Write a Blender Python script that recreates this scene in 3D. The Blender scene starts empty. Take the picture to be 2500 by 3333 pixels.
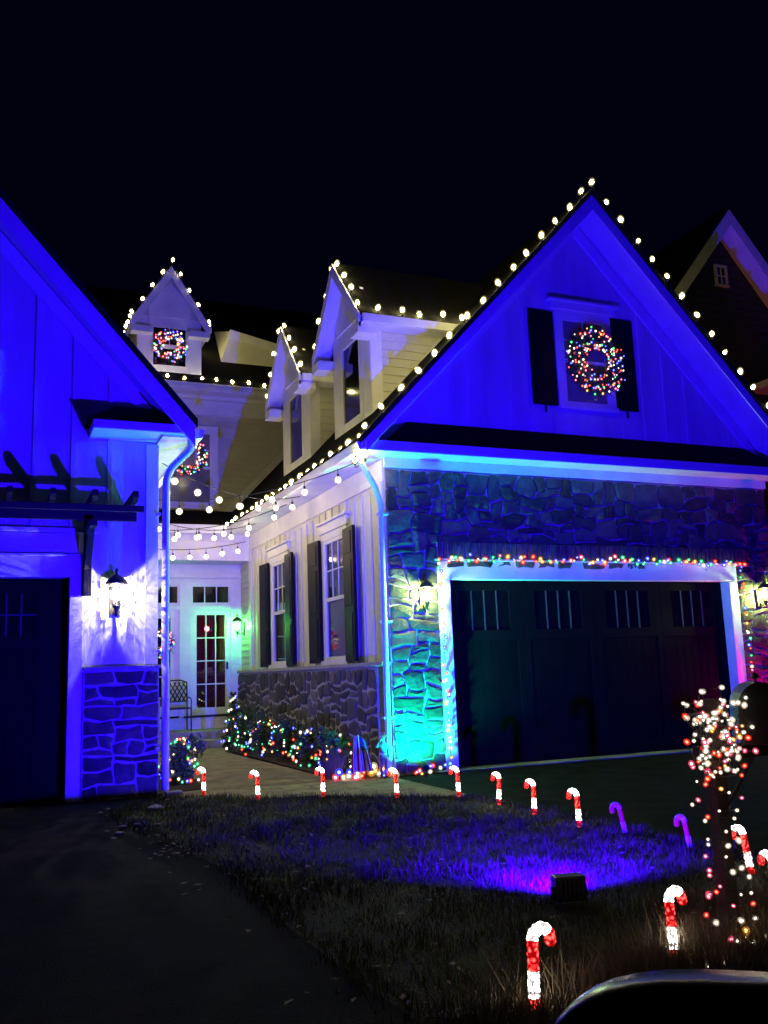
import bpy, bmesh, math, random
import numpy as np
from mathutils import Vector, Matrix

rnd = random.Random(11)
sc = bpy.context.scene
C = sc.collection
R = math.radians

# ------------------------------------------------------------------ camera
cam_d = bpy.data.cameras.new('camera')
cam = bpy.data.objects.new('camera', cam_d)
C.objects.link(cam)
YAW, PITCH, ROLL = 0.404827, 0.171977, -0.035924
fw = Vector((math.sin(YAW) * math.cos(PITCH), math.cos(YAW) * math.cos(PITCH), math.sin(PITCH)))
rt = Vector((math.cos(YAW), -math.sin(YAW), 0))
up = rt.cross(fw)
r2 = rt * math.cos(ROLL) + up * math.sin(ROLL)
u2 = -rt * math.sin(ROLL) + up * math.cos(ROLL)
M = Matrix((r2, u2, -fw)).transposed().to_4x4()
M.translation = Vector((0, 0, 1.28))
cam.matrix_world = M
cam_d.sensor_width = 36
cam_d.lens = 36 * 3000 / 3333
cam_d.clip_start = 0.02
cam_d.clip_end = 500
sc.camera = cam

# ------------------------------------------------------------------ night sky
w = bpy.data.worlds.new('World'); sc.world = w; w.use_nodes = True
nt = w.node_tree
bg = nt.nodes['Background']
bg.inputs[0].default_value = (0.10, 0.12, 1.0, 1)
bg.inputs[1].default_value = 0.0042
sc.view_settings.view_transform = 'Standard'
sc.view_settings.look = 'None'
sc.view_settings.exposure = 0.0
sc.view_settings.gamma = 1.0
sc.cycles.use_denoising = True
sc.cycles.use_light_tree = True
sc.cycles.max_bounces = 6
sc.cycles.transparent_max_bounces = 12
sc.cycles.sample_clamp_indirect = 4.0
sc.cycles.caustics_reflective = False
sc.cycles.caustics_refractive = False

# strengths of the place's lamps
FLOOD_W = 5500.0
FLOOD_COL = (0.014, 0.0, 1.0)
CYAN_W = 800.0
MAGENTA_W = 200.0
LANTERN_W = 34.0
S_GLOBE = 125.0
S_C9 = 190.0
S_MINI = 17.0
S_GREEN = 1500.0
S_CANE = 15.0

# ------------------------------------------------------------------ materials
MATS = {}
def mat(name, col, rough=0.6, var=0.0, scale=6.0, bump=0.0, bscale=None, spec=0.5, metal=0.0, objrand=None, stretch=None):
    if name in MATS: return MATS[name]
    m = bpy.data.materials.new(name); m.use_nodes = True
    t = m.node_tree; b = t.nodes['Principled BSDF']
    b.inputs['Base Color'].default_value = (*col, 1)
    b.inputs['Roughness'].default_value = rough
    b.inputs['Metallic'].default_value = metal
    b.inputs['Specular IOR Level'].default_value = spec
    tc = t.nodes.new('ShaderNodeTexCoord'); mp = t.nodes.new('ShaderNodeMapping')
    t.links.new(tc.outputs['Object'], mp.inputs[0])
    if stretch: mp.inputs['Scale'].default_value = stretch
    colsock = None
    if objrand:
        oi = t.nodes.new('ShaderNodeObjectInfo'); cr = t.nodes.new('ShaderNodeValToRGB')
        cr.color_ramp.interpolation = 'LINEAR'
        els = cr.color_ramp.elements
        while len(els) < len(objrand): els.new(0.5)
        for i, c_ in enumerate(objrand):
            els[i].position = i / (len(objrand) - 1); els[i].color = (*c_, 1)
        t.links.new(oi.outputs['Random'], cr.inputs[0]); colsock = cr.outputs[0]
        # shift the texture from piece to piece
        ad = t.nodes.new('ShaderNodeVectorMath'); ad.operation = 'ADD'
        ml = t.nodes.new('ShaderNodeVectorMath'); ml.operation = 'SCALE'; ml.inputs[0].default_value = (17, 31, 23)
        t.links.new(oi.outputs['Random'], ml.inputs['Scale'])
        t.links.new(mp.outputs[0], ad.inputs[0]); t.links.new(ml.outputs[0], ad.inputs[1])
        vec = ad.outputs[0]
    else:
        vec = mp.outputs[0]
    if var > 0:
        n = t.nodes.new('ShaderNodeTexNoise'); n.inputs['Scale'].default_value = scale
        n.inputs['Detail'].default_value = 6; n.inputs['Roughness'].default_value = 0.62
        t.links.new(vec, n.inputs['Vector'])
        mr = t.nodes.new('ShaderNodeMapRange'); mr.inputs[1].default_value = 0.3; mr.inputs[2].default_value = 0.7
        mr.inputs[3].default_value = 1 - var; mr.inputs[4].default_value = 1 + var
        t.links.new(n.outputs[0], mr.inputs[0])
        mx = t.nodes.new('ShaderNodeVectorMath'); mx.operation = 'SCALE'
        if colsock: t.links.new(colsock, mx.inputs[0])
        else: mx.inputs[0].default_value = col
        t.links.new(mr.outputs[0], mx.inputs['Scale']); colsock = mx.outputs[0]
    if colsock: t.links.new(colsock, b.inputs['Base Color'])
    if bump > 0:
        n2 = t.nodes.new('ShaderNodeTexNoise'); n2.inputs['Scale'].default_value = bscale or scale * 4
        n2.inputs['Detail'].default_value = 5
        t.links.new(vec, n2.inputs['Vector'])
        bp = t.nodes.new('ShaderNodeBump'); bp.inputs['Strength'].default_value = bump; bp.inputs['Distance'].default_value = 0.02
        t.links.new(n2.outputs[0], bp.inputs['Height']); t.links.new(bp.outputs[0], b.inputs['Normal'])
    MATS[name] = m
    return m

def emis(name, col, s):
    if name in MATS: return MATS[name]
    m = bpy.data.materials.new(name); m.use_nodes = True
    t = m.node_tree; t.nodes.remove(t.nodes['Principled BSDF'])
    e = t.nodes.new('ShaderNodeEmission'); e.inputs[0].default_value = (*col, 1); e.inputs[1].default_value = s
    t.links.new(e.outputs[0], t.nodes['Material Output'].inputs[0])
    MATS[name] = m
    return m

def clear_emis(name, col, s, fac):
    m = bpy.data.materials.new(name); m.use_nodes = True
    t = m.node_tree; t.nodes.remove(t.nodes['Principled BSDF'])
    e = t.nodes.new('ShaderNodeEmission'); e.inputs[0].default_value = (*col, 1); e.inputs[1].default_value = s
    tr = t.nodes.new('ShaderNodeBsdfTransparent'); mx = t.nodes.new('ShaderNodeMixShader'); mx.inputs[0].default_value = fac
    t.links.new(tr.outputs[0], mx.inputs[1]); t.links.new(e.outputs[0], mx.inputs[2])
    t.links.new(mx.outputs[0], t.nodes['Material Output'].inputs[0])
    MATS[name] = m
    return m

def glassy(name, fac, tint=(1, 1, 1), rough=0.02):
    m = bpy.data.materials.new(name); m.use_nodes = True
    t = m.node_tree; t.nodes.remove(t.nodes['Principled BSDF'])
    g = t.nodes.new('ShaderNodeBsdfGlossy'); g.inputs['Roughness'].default_value = rough
    tr = t.nodes.new('ShaderNodeBsdfTransparent'); tr.inputs[0].default_value = (*tint, 1)
    mx = t.nodes.new('ShaderNodeMixShader'); mx.inputs[0].default_value = fac
    t.links.new(tr.outputs[0], mx.inputs[1]); t.links.new(g.outputs[0], mx.inputs[2])
    t.links.new(mx.outputs[0], t.nodes['Material Output'].inputs[0])
    MATS[name] = m
    return m

MUNT = mat('muntin_paint', (0.05, 0.047, 0.045), 0.5)
WHITE = mat('white_paint', (0.74, 0.73, 0.71), 0.5, 0.10, 3.0, 0.15, 40)
SIDING = mat('siding_paint', (0.66, 0.65, 0.62), 0.6, 0.14, 2.2, 0.35, 24, stretch=(2.2, 2.2, .35))
CLAP = mat('clapboard_paint', (0.60, 0.58, 0.48), 0.65, 0.10, 2.5, 0.2, 30)
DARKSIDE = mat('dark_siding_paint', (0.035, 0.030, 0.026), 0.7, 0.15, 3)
STONE = mat('field_stone', (0.1, 0.1, 0.1), 0.85, 0.45, 5.0, 0.9, 14, objrand=[(0.024, 0.020, 0.019), (0.085, 0.07, 0.055), (0.04, 0.04, 0.043), (0.16, 0.13, 0.10), (0.03, 0.025, 0.022), (0.10, 0.095, 0.09), (0.05, 0.036, 0.026)])
MORTAR = mat('mortar', (0.42, 0.39, 0.37), 0.9, 0.22, 9.0, 0.6, 40)
BRICK = mat('header_brick', (0.06, 0.05, 0.05), 0.85, 0.3, 12, 0.5, 50, objrand=[(0.05, 0.045, 0.045), (0.09, 0.07, 0.06), (0.07, 0.06, 0.06)])
SHINGLE = mat('roof_shingle', (0.012, 0.011, 0.011), 0.95, 0.4, 30.0, 0.6, 60, spec=0.05)
SHUTTER = mat('shutter_paint', (0.008, 0.0075, 0.008), 0.5, 0.15, 5, spec=.12)
DOORP = mat('door_paint', (0.006, 0.006, 0.006), 0.7, 0.2, 4, 0.15, 30, spec=.06)
DOORPANEL = mat('door_panel_paint', (0.005, 0.005, 0.005), 0.7, 0.3, 4, 0.15, 30, spec=.06)
GLASS = mat('dark_glass', (0.006, 0.006, 0.008), 0.06, spec=0.7)
CURTAIN = mat('curtain', (0.16, 0.15, 0.15), 0.8, 0.15, 4)
TGLASS = glassy('clear_pane', 0.12, (0.55, 0.55, 0.58))
LGLASS = glassy('lantern_glass', 0.10, (0.97, 0.97, 0.97))
METAL = mat('black_metal', (0.02, 0.018, 0.016), 0.45, 0.2, 8, metal=0.3)
BRONZE = mat('bronze_metal', (0.06, 0.045, 0.035), 0.5, 0.2, 8, metal=0.4)
GUTTER = mat('gutter_paint', (0.70, 0.70, 0.69), 0.35, 0.06, 3)
WOODD = mat('dark_stained_wood', (0.022, 0.014, 0.010), 0.7, 0.3, 6, 0.3, 30)
ASPHALT = mat('asphalt', (0.015, 0.014, 0.014), 0.95, 0.6, 3.0, 0.8, 90, spec=0.08)
CONCRETE = mat('concrete', (0.34, 0.32, 0.29), 0.9, 0.25, 2.5, 0.5, 60)
WALKM = mat('walk_gravel', (0.32, 0.255, 0.17), 0.95, 0.45, 4.0, 0.9, 70)
SOIL = mat('lawn_soil', (0.045, 0.042, 0.009), 0.95, 0.5, 5.0, 0.8, 50)
GROUNDM = mat('ground_earth', (0.03, 0.03, 0.022), 0.95, 0.4, 2.0)
MULCH = mat('mulch', (0.055, 0.038, 0.026), 0.95, 0.5, 25.0, 1.0, 60)
GRASS = mat('grass_blade', (0.080, 0.095, 0.013), 0.8, 0.55, 1.6)
DRYG = mat('dry_grass', (0.22, 0.17, 0.10), 0.85, 0.4, 3.0)
LEAF = mat('shrub_leaf', (0.045, 0.085, 0.032), 0.6, 0.5, 3.0)
NEEDLE = mat('wreath_needle', (0.022, 0.05, 0.022), 0.6, 0.4, 6.0)
STEM = mat('stem', (0.07, 0.05, 0.035), 0.9)
WIRE = mat('wire', (0.012, 0.014, 0.012), 0.6)
PLASTIC = mat('black_plastic', (0.012, 0.012, 0.013), 0.4)
CARPAINT = mat('car_paint', (0.012, 0.012, 0.015), 0.25, spec=0.6)
ROCK = mat('rock', (0.26, 0.23, 0.19), 0.9, 0.3, 8, 0.7, 30)
STATUE = mat('statue_resin', (0.20, 0.17, 0.13), 0.65, 0.4, 12.0, 0.3, 40)
BEIGE = mat('beige_box_paint', (0.42, 0.36, 0.28), 0.7, 0.1, 4)
INTERIOR = mat('interior_wall', (0.28, 0.22, 0.2), 0.9)
UNLIT_W = mat('plastic_white', (0.62, 0.60, 0.60), 0.4)
UNLIT_R = mat('plastic_red', (0.50, 0.02, 0.02), 0.4)

E_GLOBE = emis('globe_glow', (1.0, 0.75, 0.46), S_GLOBE)
E_C9 = emis('warm_bulb_glow', (1.0, 0.87, 0.36), S_C9)
MINI = [emis('mini_red', (1.0, 0.10, 0.05), S_MINI), emis('mini_green', (0.10, 1.0, 0.35), S_MINI * 0.8),
        emis('mini_blue', (0.10, 0.14, 1.0), S_MINI * 1.3), emis('mini_amber', (1.0, 0.50, 0.12), S_MINI),
        emis('mini_white', (1.0, 0.93, 0.82), S_MINI * 1.2), emis('mini_pink', (1.0, 0.22, 0.30), S_MINI)]
E_GREEN = emis('green_bulb_glow', (0.06, 1.0, 0.09), S_GREEN * 0.55)
E_LIME = emis('lime_bulb_glow', (0.62, 1.0, 0.26), S_GREEN * 0.9)
E_CW = emis('cane_white_glow', (1.0, 0.96, 0.90), S_CANE)
E_CR = emis('cane_red_glow', (1.0, 0.018, 0.022), S_CANE * 0.15)
def cane_mat(name, base, hot, s0, s1):
    m = bpy.data.materials.new(name); m.use_nodes = True
    t = m.node_tree; t.nodes.remove(t.nodes['Principled BSDF'])
    tc = t.nodes.new('ShaderNodeTexCoord'); vo = t.nodes.new('ShaderNodeTexVoronoi'); vo.inputs['Scale'].default_value = 62
    t.links.new(tc.outputs['Object'], vo.inputs['Vector'])
    mr = t.nodes.new('ShaderNodeMapRange'); mr.inputs[1].default_value = .15; mr.inputs[2].default_value = .62; mr.inputs[3].default_value = 1; mr.inputs[4].default_value = 0
    t.links.new(vo.outputs['Distance'], mr.inputs[0])
    mx = t.nodes.new('ShaderNodeMix'); mx.data_type = 'RGBA'; mx.inputs['A'].default_value = (*base, 1); mx.inputs['B'].default_value = (*hot, 1); t.links.new(mr.outputs[0], mx.inputs['Factor'])
    st_ = t.nodes.new('ShaderNodeMapRange'); st_.inputs[3].default_value = s0; st_.inputs[4].default_value = s1; t.links.new(mr.outputs[0], st_.inputs[0])
    e = t.nodes.new('ShaderNodeEmission'); t.links.new(mx.outputs['Result'], e.inputs[0]); t.links.new(st_.outputs[0], e.inputs[1])
    t.links.new(e.outputs[0], t.nodes['Material Output'].inputs[0])
    MATS[name] = m
    return m
E_CW = cane_mat('cane_white_led', (1.0, .86, .84), (1.0, .96, .90), .75, S_CANE * 2.2)
E_CR = cane_mat('cane_red_led', (1.0, .004, .008), (1.0, .10, .08), .42, 3.6)
E_RED = emis('red_lamp_glow', (1.0, 0.05, 0.07), 120.0)

# ------------------------------------------------------------------ helpers
def reg(o, parent=None, local=False):
    C.objects.link(o)
    if parent is not None:
        o.parent = parent
        if not local: o.matrix_parent_inverse = Matrix.Translation(-parent.location)
    return o

def tag(o, label=None, cat=None, group=None, kind=None):
    if label: o['label'] = label
    if cat: o['category'] = cat
    if group: o['group'] = group
    if kind: o['kind'] = kind
    return o

def thing(name, loc, label, cat, group=None, rz=0.0):
    o = bpy.data.objects.new(name, None); o.empty_display_size = 0.1
    C.objects.link(o); o.location = loc; o.rotation_euler = (0, 0, rz)
    return tag(o, label, cat, group)

class MB:
    def __init__(s): s.v = []; s.f = []
    def add(s, v, f):
        n = len(s.v); s.v += [tuple(p) for p in v]; s.f += [[i + n for i in q] for q in f]; return s
    def box(s, x0, x1, y0, y1, z0, z1):
        v = [(x, y, z) for z in (z0, z1) for y in (y0, y1) for x in (x0, x1)]
        return s.add(v, [(0, 2, 3, 1), (4, 5, 7, 6), (0, 1, 5, 4), (2, 6, 7, 3), (0, 4, 6, 2), (1, 3, 7, 5)])
    def prism(s, pts, ext):
        ext = Vector(ext); n = len(pts); a = [Vector(p) for p in pts]; b = [p + ext for p in a]
        nrm = Vector((0, 0, 0))
        for i in range(n): nrm += a[i].cross(a[(i + 1) % n])
        if nrm.dot(ext) > 0: a.reverse(); b.reverse()
        f = [list(range(n)), list(range(2 * n - 1, n - 1, -1))]
        for i in range(n): j = (i + 1) % n; f.append((i, i + n, j + n, j))
        return s.add(a + b, f)
    def tube(s, pts, r, n=8, caps=True):
        pts = [Vector(p) for p in pts]; base = len(s.v); m = len(pts)
        prev = None
        for i, p in enumerate(pts):
            d = (pts[min(i + 1, m - 1)] - pts[max(i - 1, 0)]).normalized()
            if prev is None:
                a = Vector((0, 0, 1)) if abs(d.z) < 0.9 else Vector((1, 0, 0))
                u = d.cross(a).normalized()
            else:
                u = (prev - d * prev.dot(d)).normalized()
            prev = u; v_ = d.cross(u)
            rr = r[i] if isinstance(r, (list, tuple)) else r
            for k in range(n):
                t = 2 * math.pi * k / n
                s.v.append(tuple(p + (u * math.cos(t) + v_ * math.sin(t)) * rr))
        for i in range(m - 1):
            for k in range(n):
                a = base + i * n + k; b = base + i * n + (k + 1) % n
                s.f.append([a, b, b + n, a + n])
        if caps:
            s.f.append([base + k for k in range(n - 1, -1, -1)]); s.f.append([base + (m - 1) * n + k for k in range(n)])
        return s
    def lathe(s, c, prof, n=14):
        base = len(s.v); m = len(prof)
        for (r, z) in prof:
            for k in range(n):
                t = 2 * math.pi * k / n
                s.v.append((c[0] + r * math.cos(t), c[1] + r * math.sin(t), c[2] + z))
        for i in range(m - 1):
            for k in range(n):
                a = base + i * n + k; b = base + i * n + (k + 1) % n
                s.f.append([a, b, b + n, a + n])
        s.f.append([base + k for k in range(n - 1, -1, -1)]); s.f.append([base + (m - 1) * n + k for k in range(n)])
        return s
    def mesh(s, name, mt):
        me = bpy.data.meshes.new(name); me.from_pydata(s.v, [], s.f); me.update()
        if mt: me.materials.append(mt)
        return me
    def obj(s, name, mt, parent=None, smooth=False, local=False, bevel=0.0):
        me = s.mesh(name, mt)
        if smooth: me.polygons.foreach_set('use_smooth', [True] * len(me.polygons))
        o = bpy.data.objects.new(name, me); reg(o, parent, local)
        if bevel:
            b = o.modifiers.new('bevel', 'BEVEL'); b.width = bevel; b.segments = 2; b.limit_method = 'ANGLE'
        return o

def bx(name, x0, x1, y0, y1, z0, z1, mt, parent=None, bevel=0.006, local=False):
    return MB().box(x0, x1, y0, y1, z0, z1).obj(name, mt, parent, bevel=bevel, local=local)

def clip(poly, axis, val, keep_greater):
    out = []; n = len(poly)
    for i in range(n):
        a = poly[i]; b = poly[(i + 1) % n]
        ia = (a[axis] >= val) == keep_greater; ib = (b[axis] >= val) == keep_greater
        if a[axis] == val: ia = True
        if b[axis] == val: ib = True
        if ia: out.append(a)
        if ia != ib and a[axis] != b[axis]:
            t = (val - a[axis]) / (b[axis] - a[axis])
            out.append(tuple(a[k] + (b[k] - a[k]) * t for k in range(2)))
    return out
def area(p):
    return abs(sum(p[i][0] * p[(i + 1) % len(p)][1] - p[(i + 1) % len(p)][0] * p[i][1] for i in range(len(p)))) / 2

def clapboards(parent, poly, to3, step, mt, z0=None):
    """poly in (u, z); to3(u, z, d) gives the world point d metres proud of the wall"""
    zs = [p[1] for p in poly]; z = z0 if z0 is not None else min(zs)
    while z < max(zs):
        q = clip(clip(poly, 1, z, True), 1, z + step, False)
        if len(q) >= 3 and area(q) > 0.002:
            m = MB(); n = len(q)
            fr = [to3(u, zz, 0.024 - 0.018 * (zz - z) / step) for u, zz in q]; bk = [to3(u, zz, 0.0) for u, zz in q]
            f = [list(range(n)), list(range(2 * n - 1, n - 1, -1))]
            for i in range(n): j = (i + 1) % n; f.append((i, i + n, j + n, j))
            m.add(fr + bk, f)
            o = m.obj('clapboard', mt, parent)
            bm = bmesh.new(); bm.from_mesh(o.data); bmesh.ops.recalc_face_normals(bm, faces=bm.faces); bm.to_mesh(o.data); bm.free()
        z += step

def battens(parent, poly, to3, us, wd, th, mt):
    for u in us:
        q = clip(clip(poly, 0, u - wd / 2, True), 0, u + wd / 2, False)
        if len(q) >= 3 and area(q) > 0.003:
            a = [Vector(to3(p[0], p[1], 0.0)) for p in q]
            e = Vector(to3(q[0][0], q[0][1], th)) - a[0]
            MB().prism(a, e).obj('batten', mt, parent)

def stones(parent, W, H, to3, seed, cell=0.1, mort=0.013, proud=(0.02, 0.045), big=1.0, rounder=0.35, amp=0.030):
    r = random.Random(seed)
    nu = max(2, round(W / cell)); nv = max(2, round(H / cell)); cu = W / nu; cv = H / nv
    occ = [[False] * nu for _ in range(nv)]
    def warp(u, v):
        a = amp; k = 5.3 + seed * 0.13
        eu = min(1, min(u, W - u) / 0.07); ev = min(1, min(v, H - v) / 0.07)
        du = a * math.sin(k * v * 1.7 + 2.1 * math.sin(k * 0.8 * u + seed)) + 0.014 * math.sin(23 * v + 11 * u)
        dv = a * math.sin(k * u * 1.1 + 1.7 * math.sin(k * 0.6 * v + 2 * seed)) + 0.014 * math.sin(19 * u - 13 * v)
        return u + du * eu, v + dv * ev
    for j in range(nv):
        for i in range(nu):
            if occ[j][i]: continue
            ww = r.choice([2, 2, 3, 3, 4, 4, 5]) if big >= 1 else r.choice([2, 2, 3, 3, 4]); hh = r.choice([1, 1, 2, 2, 2, 3])
            if hh == 1: ww = max(ww, 3)
            w_ = 0
            while w_ < ww and i + w_ < nu and not occ[j][i + w_]: w_ += 1
            if i + w_ < nu and (i + w_ + 1 == nu or occ[j][i + w_ + 1]) and not occ[j][i + w_]: w_ += 1
            h_ = 1
            while h_ < hh and j + h_ < nv and all(not occ[j + h_][i + q] for q in range(w_)): h_ += 1
            if nv - (j + h_) == 1 and all(not occ[nv - 1][i + q] for q in range(w_)): h_ += 1
            for b in range(h_):
                for q in range(w_): occ[j + b][i + q] = True
            u0, u1, v0, v1 = i * cu, (i + w_) * cu, j * cv, (j + h_) * cv
            du, dv = (u1 - u0), (v1 - v0); c = min(du, dv) * rounder * r.uniform(0.5, 1.0)
            pts = []
            cs = [(u0 + c * r.uniform(.3, 1), v0), ((u0 + u1) / 2, v0), (u1 - c * r.uniform(.3, 1), v0), (u1, v0 + c * r.uniform(.3, 1)), (u1, (v0 + v1) / 2), (u1, v1 - c * r.uniform(.3, 1)),
                  (u1 - c * r.uniform(.3, 1), v1), ((u0 + u1) / 2, v1), (u0 + c * r.uniform(.3, 1), v1), (u0, v1 - c * r.uniform(.3, 1)), (u0, (v0 + v1) / 2), (u0, v0 + c * r.uniform(.3, 1))]
            mu, mv = (u0 + u1) / 2, (v0 + v1) / 2
            fu = 1 - 2 * mort / du; fv = 1 - 2 * mort / dv
            for (a, b) in cs:
                a2, b2 = warp(mu + (a - mu) * fu + r.uniform(-.006, .006), mv + (b - mv) * fv + r.uniform(-.008, .008))
                pts.append((a2, b2))
            pd = r.uniform(*proud); n = len(pts); cx, cy = warp(mu, mv)
            sh = 1 - 0.022 / min(du, dv) * 2
            m = MB()
            back = [to3(a, b, 0.0) for a, b in pts]
            mid = [to3(a, b, pd * 0.6) for a, b in pts]
            top = [to3(cx + (a - cx) * sh, cy + (b - cy) * sh, pd * r.uniform(.75, 1.15)) for a, b in pts]
            f = []
            for q in range(n):
                t = (q + 1) % n; f.append((q, t, n + t, n + q)); f.append((n + q, n + t, 2 * n + t, 2 * n + q))
            for q in range(n): f.append((2 * n + q, 2 * n + (q + 1) % n, 3 * n))
            m.add(back + mid + top + [to3(cx + r.uniform(-.2, .2) * du, cy + r.uniform(-.2, .2) * dv, pd * r.uniform(.9, 1.35))], f)
            me = m.mesh('stone', STONE)
            bm = bmesh.new(); bm.from_mesh(me); bmesh.ops.recalc_face_normals(bm, faces=bm.faces); bm.to_mesh(me); bm.free()
            o = bpy.data.objects.new('stone', me); reg(o, parent)
            # the open back lies against the mortar; make sure the face looks outwards

def sphere_mesh(name, mt, r, seg=8, rings=6, sz=1.0):
    m = MB(); m.v.append((0, 0, -r * sz))
    for i in range(1, rings):
        t = math.pi * i / rings
        for k in range(seg):
            a = 2 * math.pi * k / seg
            m.v.append((r * math.sin(t) * math.cos(a), r * math.sin(t) * math.sin(a), -r * sz * math.cos(t)))
    m.v.append((0, 0, r * sz)); last = len(m.v) - 1
    for k in range(seg):
        m.f.append([0, 1 + (k + 1) % seg, 1 + k])
        for i in range(rings - 2):
            a = 1 + i * seg + k; b = 1 + i * seg + (k + 1) % seg
            m.f.append([a, b, b + seg, a + seg])
        a = 1 + (rings - 2) * seg
        m.f.append([a + k, a + (k + 1) % seg, last])
    me = m.mesh(name, mt); me.polygons.foreach_set('use_smooth', [True] * len(me.polygons))
    return me

def inst(name, me, loc, parent, rot=None, scale=None, local=False):
    o = bpy.data.objects.new(name, me); reg(o, parent, local); o.location = loc
    if rot: o.rotation_euler = rot
    if scale: o.scale = (scale,) * 3 if not isinstance(scale, tuple) else scale
    return o

def copy_tree(o, parent=None):
    c = o.copy(); C.objects.link(c); c.parent = parent
    for ch in list(o.children): copy_tree(ch, c)
    return c

# ------------------------------------------------------------------ ground
def sheet(name, poly, z, mt, kind='structure', sub=None):
    m = MB(); m.add([(x, y, z) for x, y in poly], [list(range(len(poly)))])
    o = m.obj(name, mt); o['kind'] = kind
    return o
def smooth(pts, it=2):
    for _ in range(it):
        q = []
        for i in range(len(pts)):
            a, b = pts[i], pts[(i + 1) % len(pts)]
            q += [(a[0] * .75 + b[0] * .25, a[1] * .75 + b[1] * .25), (a[0] * .25 + b[0] * .75, a[1] * .25 + b[1] * .75)]
        pts = q
    return pts
sheet('ground', [(-150, -60), (150, -60), (150, 200), (-150, 200)], -0.02, GROUNDM)
sheet('street', [(-60, -8), (60, -8), (60, 2.35), (-60, 2.35)], -0.012, ASPHALT)
sheet('driveway', [(4.62, 2.35), (11.8, 2.35), (11.8, 10.82), (4.62, 10.82)], -0.006, ASPHALT).name = 'driveway'
sheet('driveway', [(-5, 2.35), (1.7, 2.35), (1.7, 9.6), (1.8, 10.6), (1.8, 11.0), (-5, 11.0)], -0.005, ASPHALT)
sheet('walkway', [(1.85, 10.55), (2.6, 9.95), (3.3, 9.75), (3.9, 9.1), (4.55, 8.75), (4.62, 8.9), (4.62, 10.82), (4.3, 10.9), (3.95, 11.6), (3.9, 14.0), (3.85, 16.4), (4.2, 17.9), (1.8, 17.9), (2.2, 14), (2.5, 12.4), (2.4, 11.2), (1.85, 11.0)], 0.002, WALKM)
LAWN = smooth([(1.45, 10.3), (1.85, 10.55), (2.25, 10.6), (2.7, 9.85), (3.3, 9.62), (3.9, 9.0), (4.5, 8.65), (4.6, 7.9), (4.56, 6.4), (4.58, 5.2), (4.4, 4.2), (3.9, 3.55), (2.9, 2.95), (1.9, 2.55), (1.55, 2.5), (1.48, 4.0), (1.47, 5.2), (1.55, 6.3), (1.38, 7.8), (1.18, 9.0), (1.15, 9.8)])
def in_poly(x, y, P):
    c = False; j = len(P) - 1
    for i in range(len(P)):
        if (P[i][1] > y) != (P[j][1] > y) and x < (P[j][0] - P[i][0]) * (y - P[i][1]) / (P[j][1] - P[i][1]) + P[i][0]: c = not c
        j = i
    return c
lm_ = MB(); n_ = len(LAWN)
cxl, cyl = 2.6, 6.2
lm_.v = [(x, y, -0.004) for x, y in LAWN] + [(cxl + (x - cxl) * .9, cyl + (y - cyl) * .94, 0.016) for x, y in LAWN]
lm_.f = [(i, (i + 1) % n_, n_ + (i + 1) % n_, n_ + i) for i in range(n_)] + [list(range(n_, 2 * n_))]
lm_.obj('lawn', SOIL)['kind'] = 'structure'
sheet('planting_bed', [(3.98, 11.1), (4.3, 10.86), (5.42, 10.84), (5.42, 10.99), (4.72, 10.99), (4.72, 18.0), (4.3, 17.9), (3.95, 16.4)], 0.008, MULCH)
sheet('planting_bed', [(1.8, 11.02), (2.35, 11.25), (2.5, 12.3), (2.3, 13.2), (1.8, 13.4)], 0.008, MULCH)

def blades(name, n, pos, hgt, wid, mt, seed, lean=0.5):
    g = np.random.default_rng(seed)
    P = pos(g, n); n = len(P)
    ang = g.uniform(0, 2 * np.pi, n); h = g.uniform(*hgt, n); wd = g.uniform(*wid, n)
    h = h * (.45 + 1.1 * np.clip(.5 + .5 * np.sin(P[:, 0] * 9 + 3 * np.sin(P[:, 1] * 7)) * np.sin(P[:, 1] * 8 + 2 * np.sin(P[:, 0] * 5)), 0, 1))
    la = g.uniform(0, 2 * np.pi, n); ll = g.uniform(0, lean, n) * h
    dx, dy = np.cos(ang) * wd, np.sin(ang) * wd
    V = np.empty((n, 3, 3), np.float32)
    V[:, 0, :] = P; V[:, 0, 0] -= dx; V[:, 0, 1] -= dy
    V[:, 1, :] = P; V[:, 1, 0] += dx; V[:, 1, 1] += dy
    V[:, 2, :] = P; V[:, 2, 0] += np.cos(la) * ll; V[:, 2, 1] += np.sin(la) * ll; V[:, 2, 2] += h
    me = bpy.data.meshes.new(name); me.vertices.add(3 * n); me.loops.add(3 * n); me.polygons.add(n)
    me.vertices.foreach_set('co', V.ravel()); me.loops.foreach_set('vertex_index', np.arange(3 * n, dtype=np.int32))
    me.polygons.foreach_set('loop_start', np.arange(0, 3 * n, 3, dtype=np.int32))
    me.update(calc_edges=True); me.validate(); me.materials.append(mt)
    o = bpy.data.objects.new(name, me); C.objects.link(o)
    return o
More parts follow.
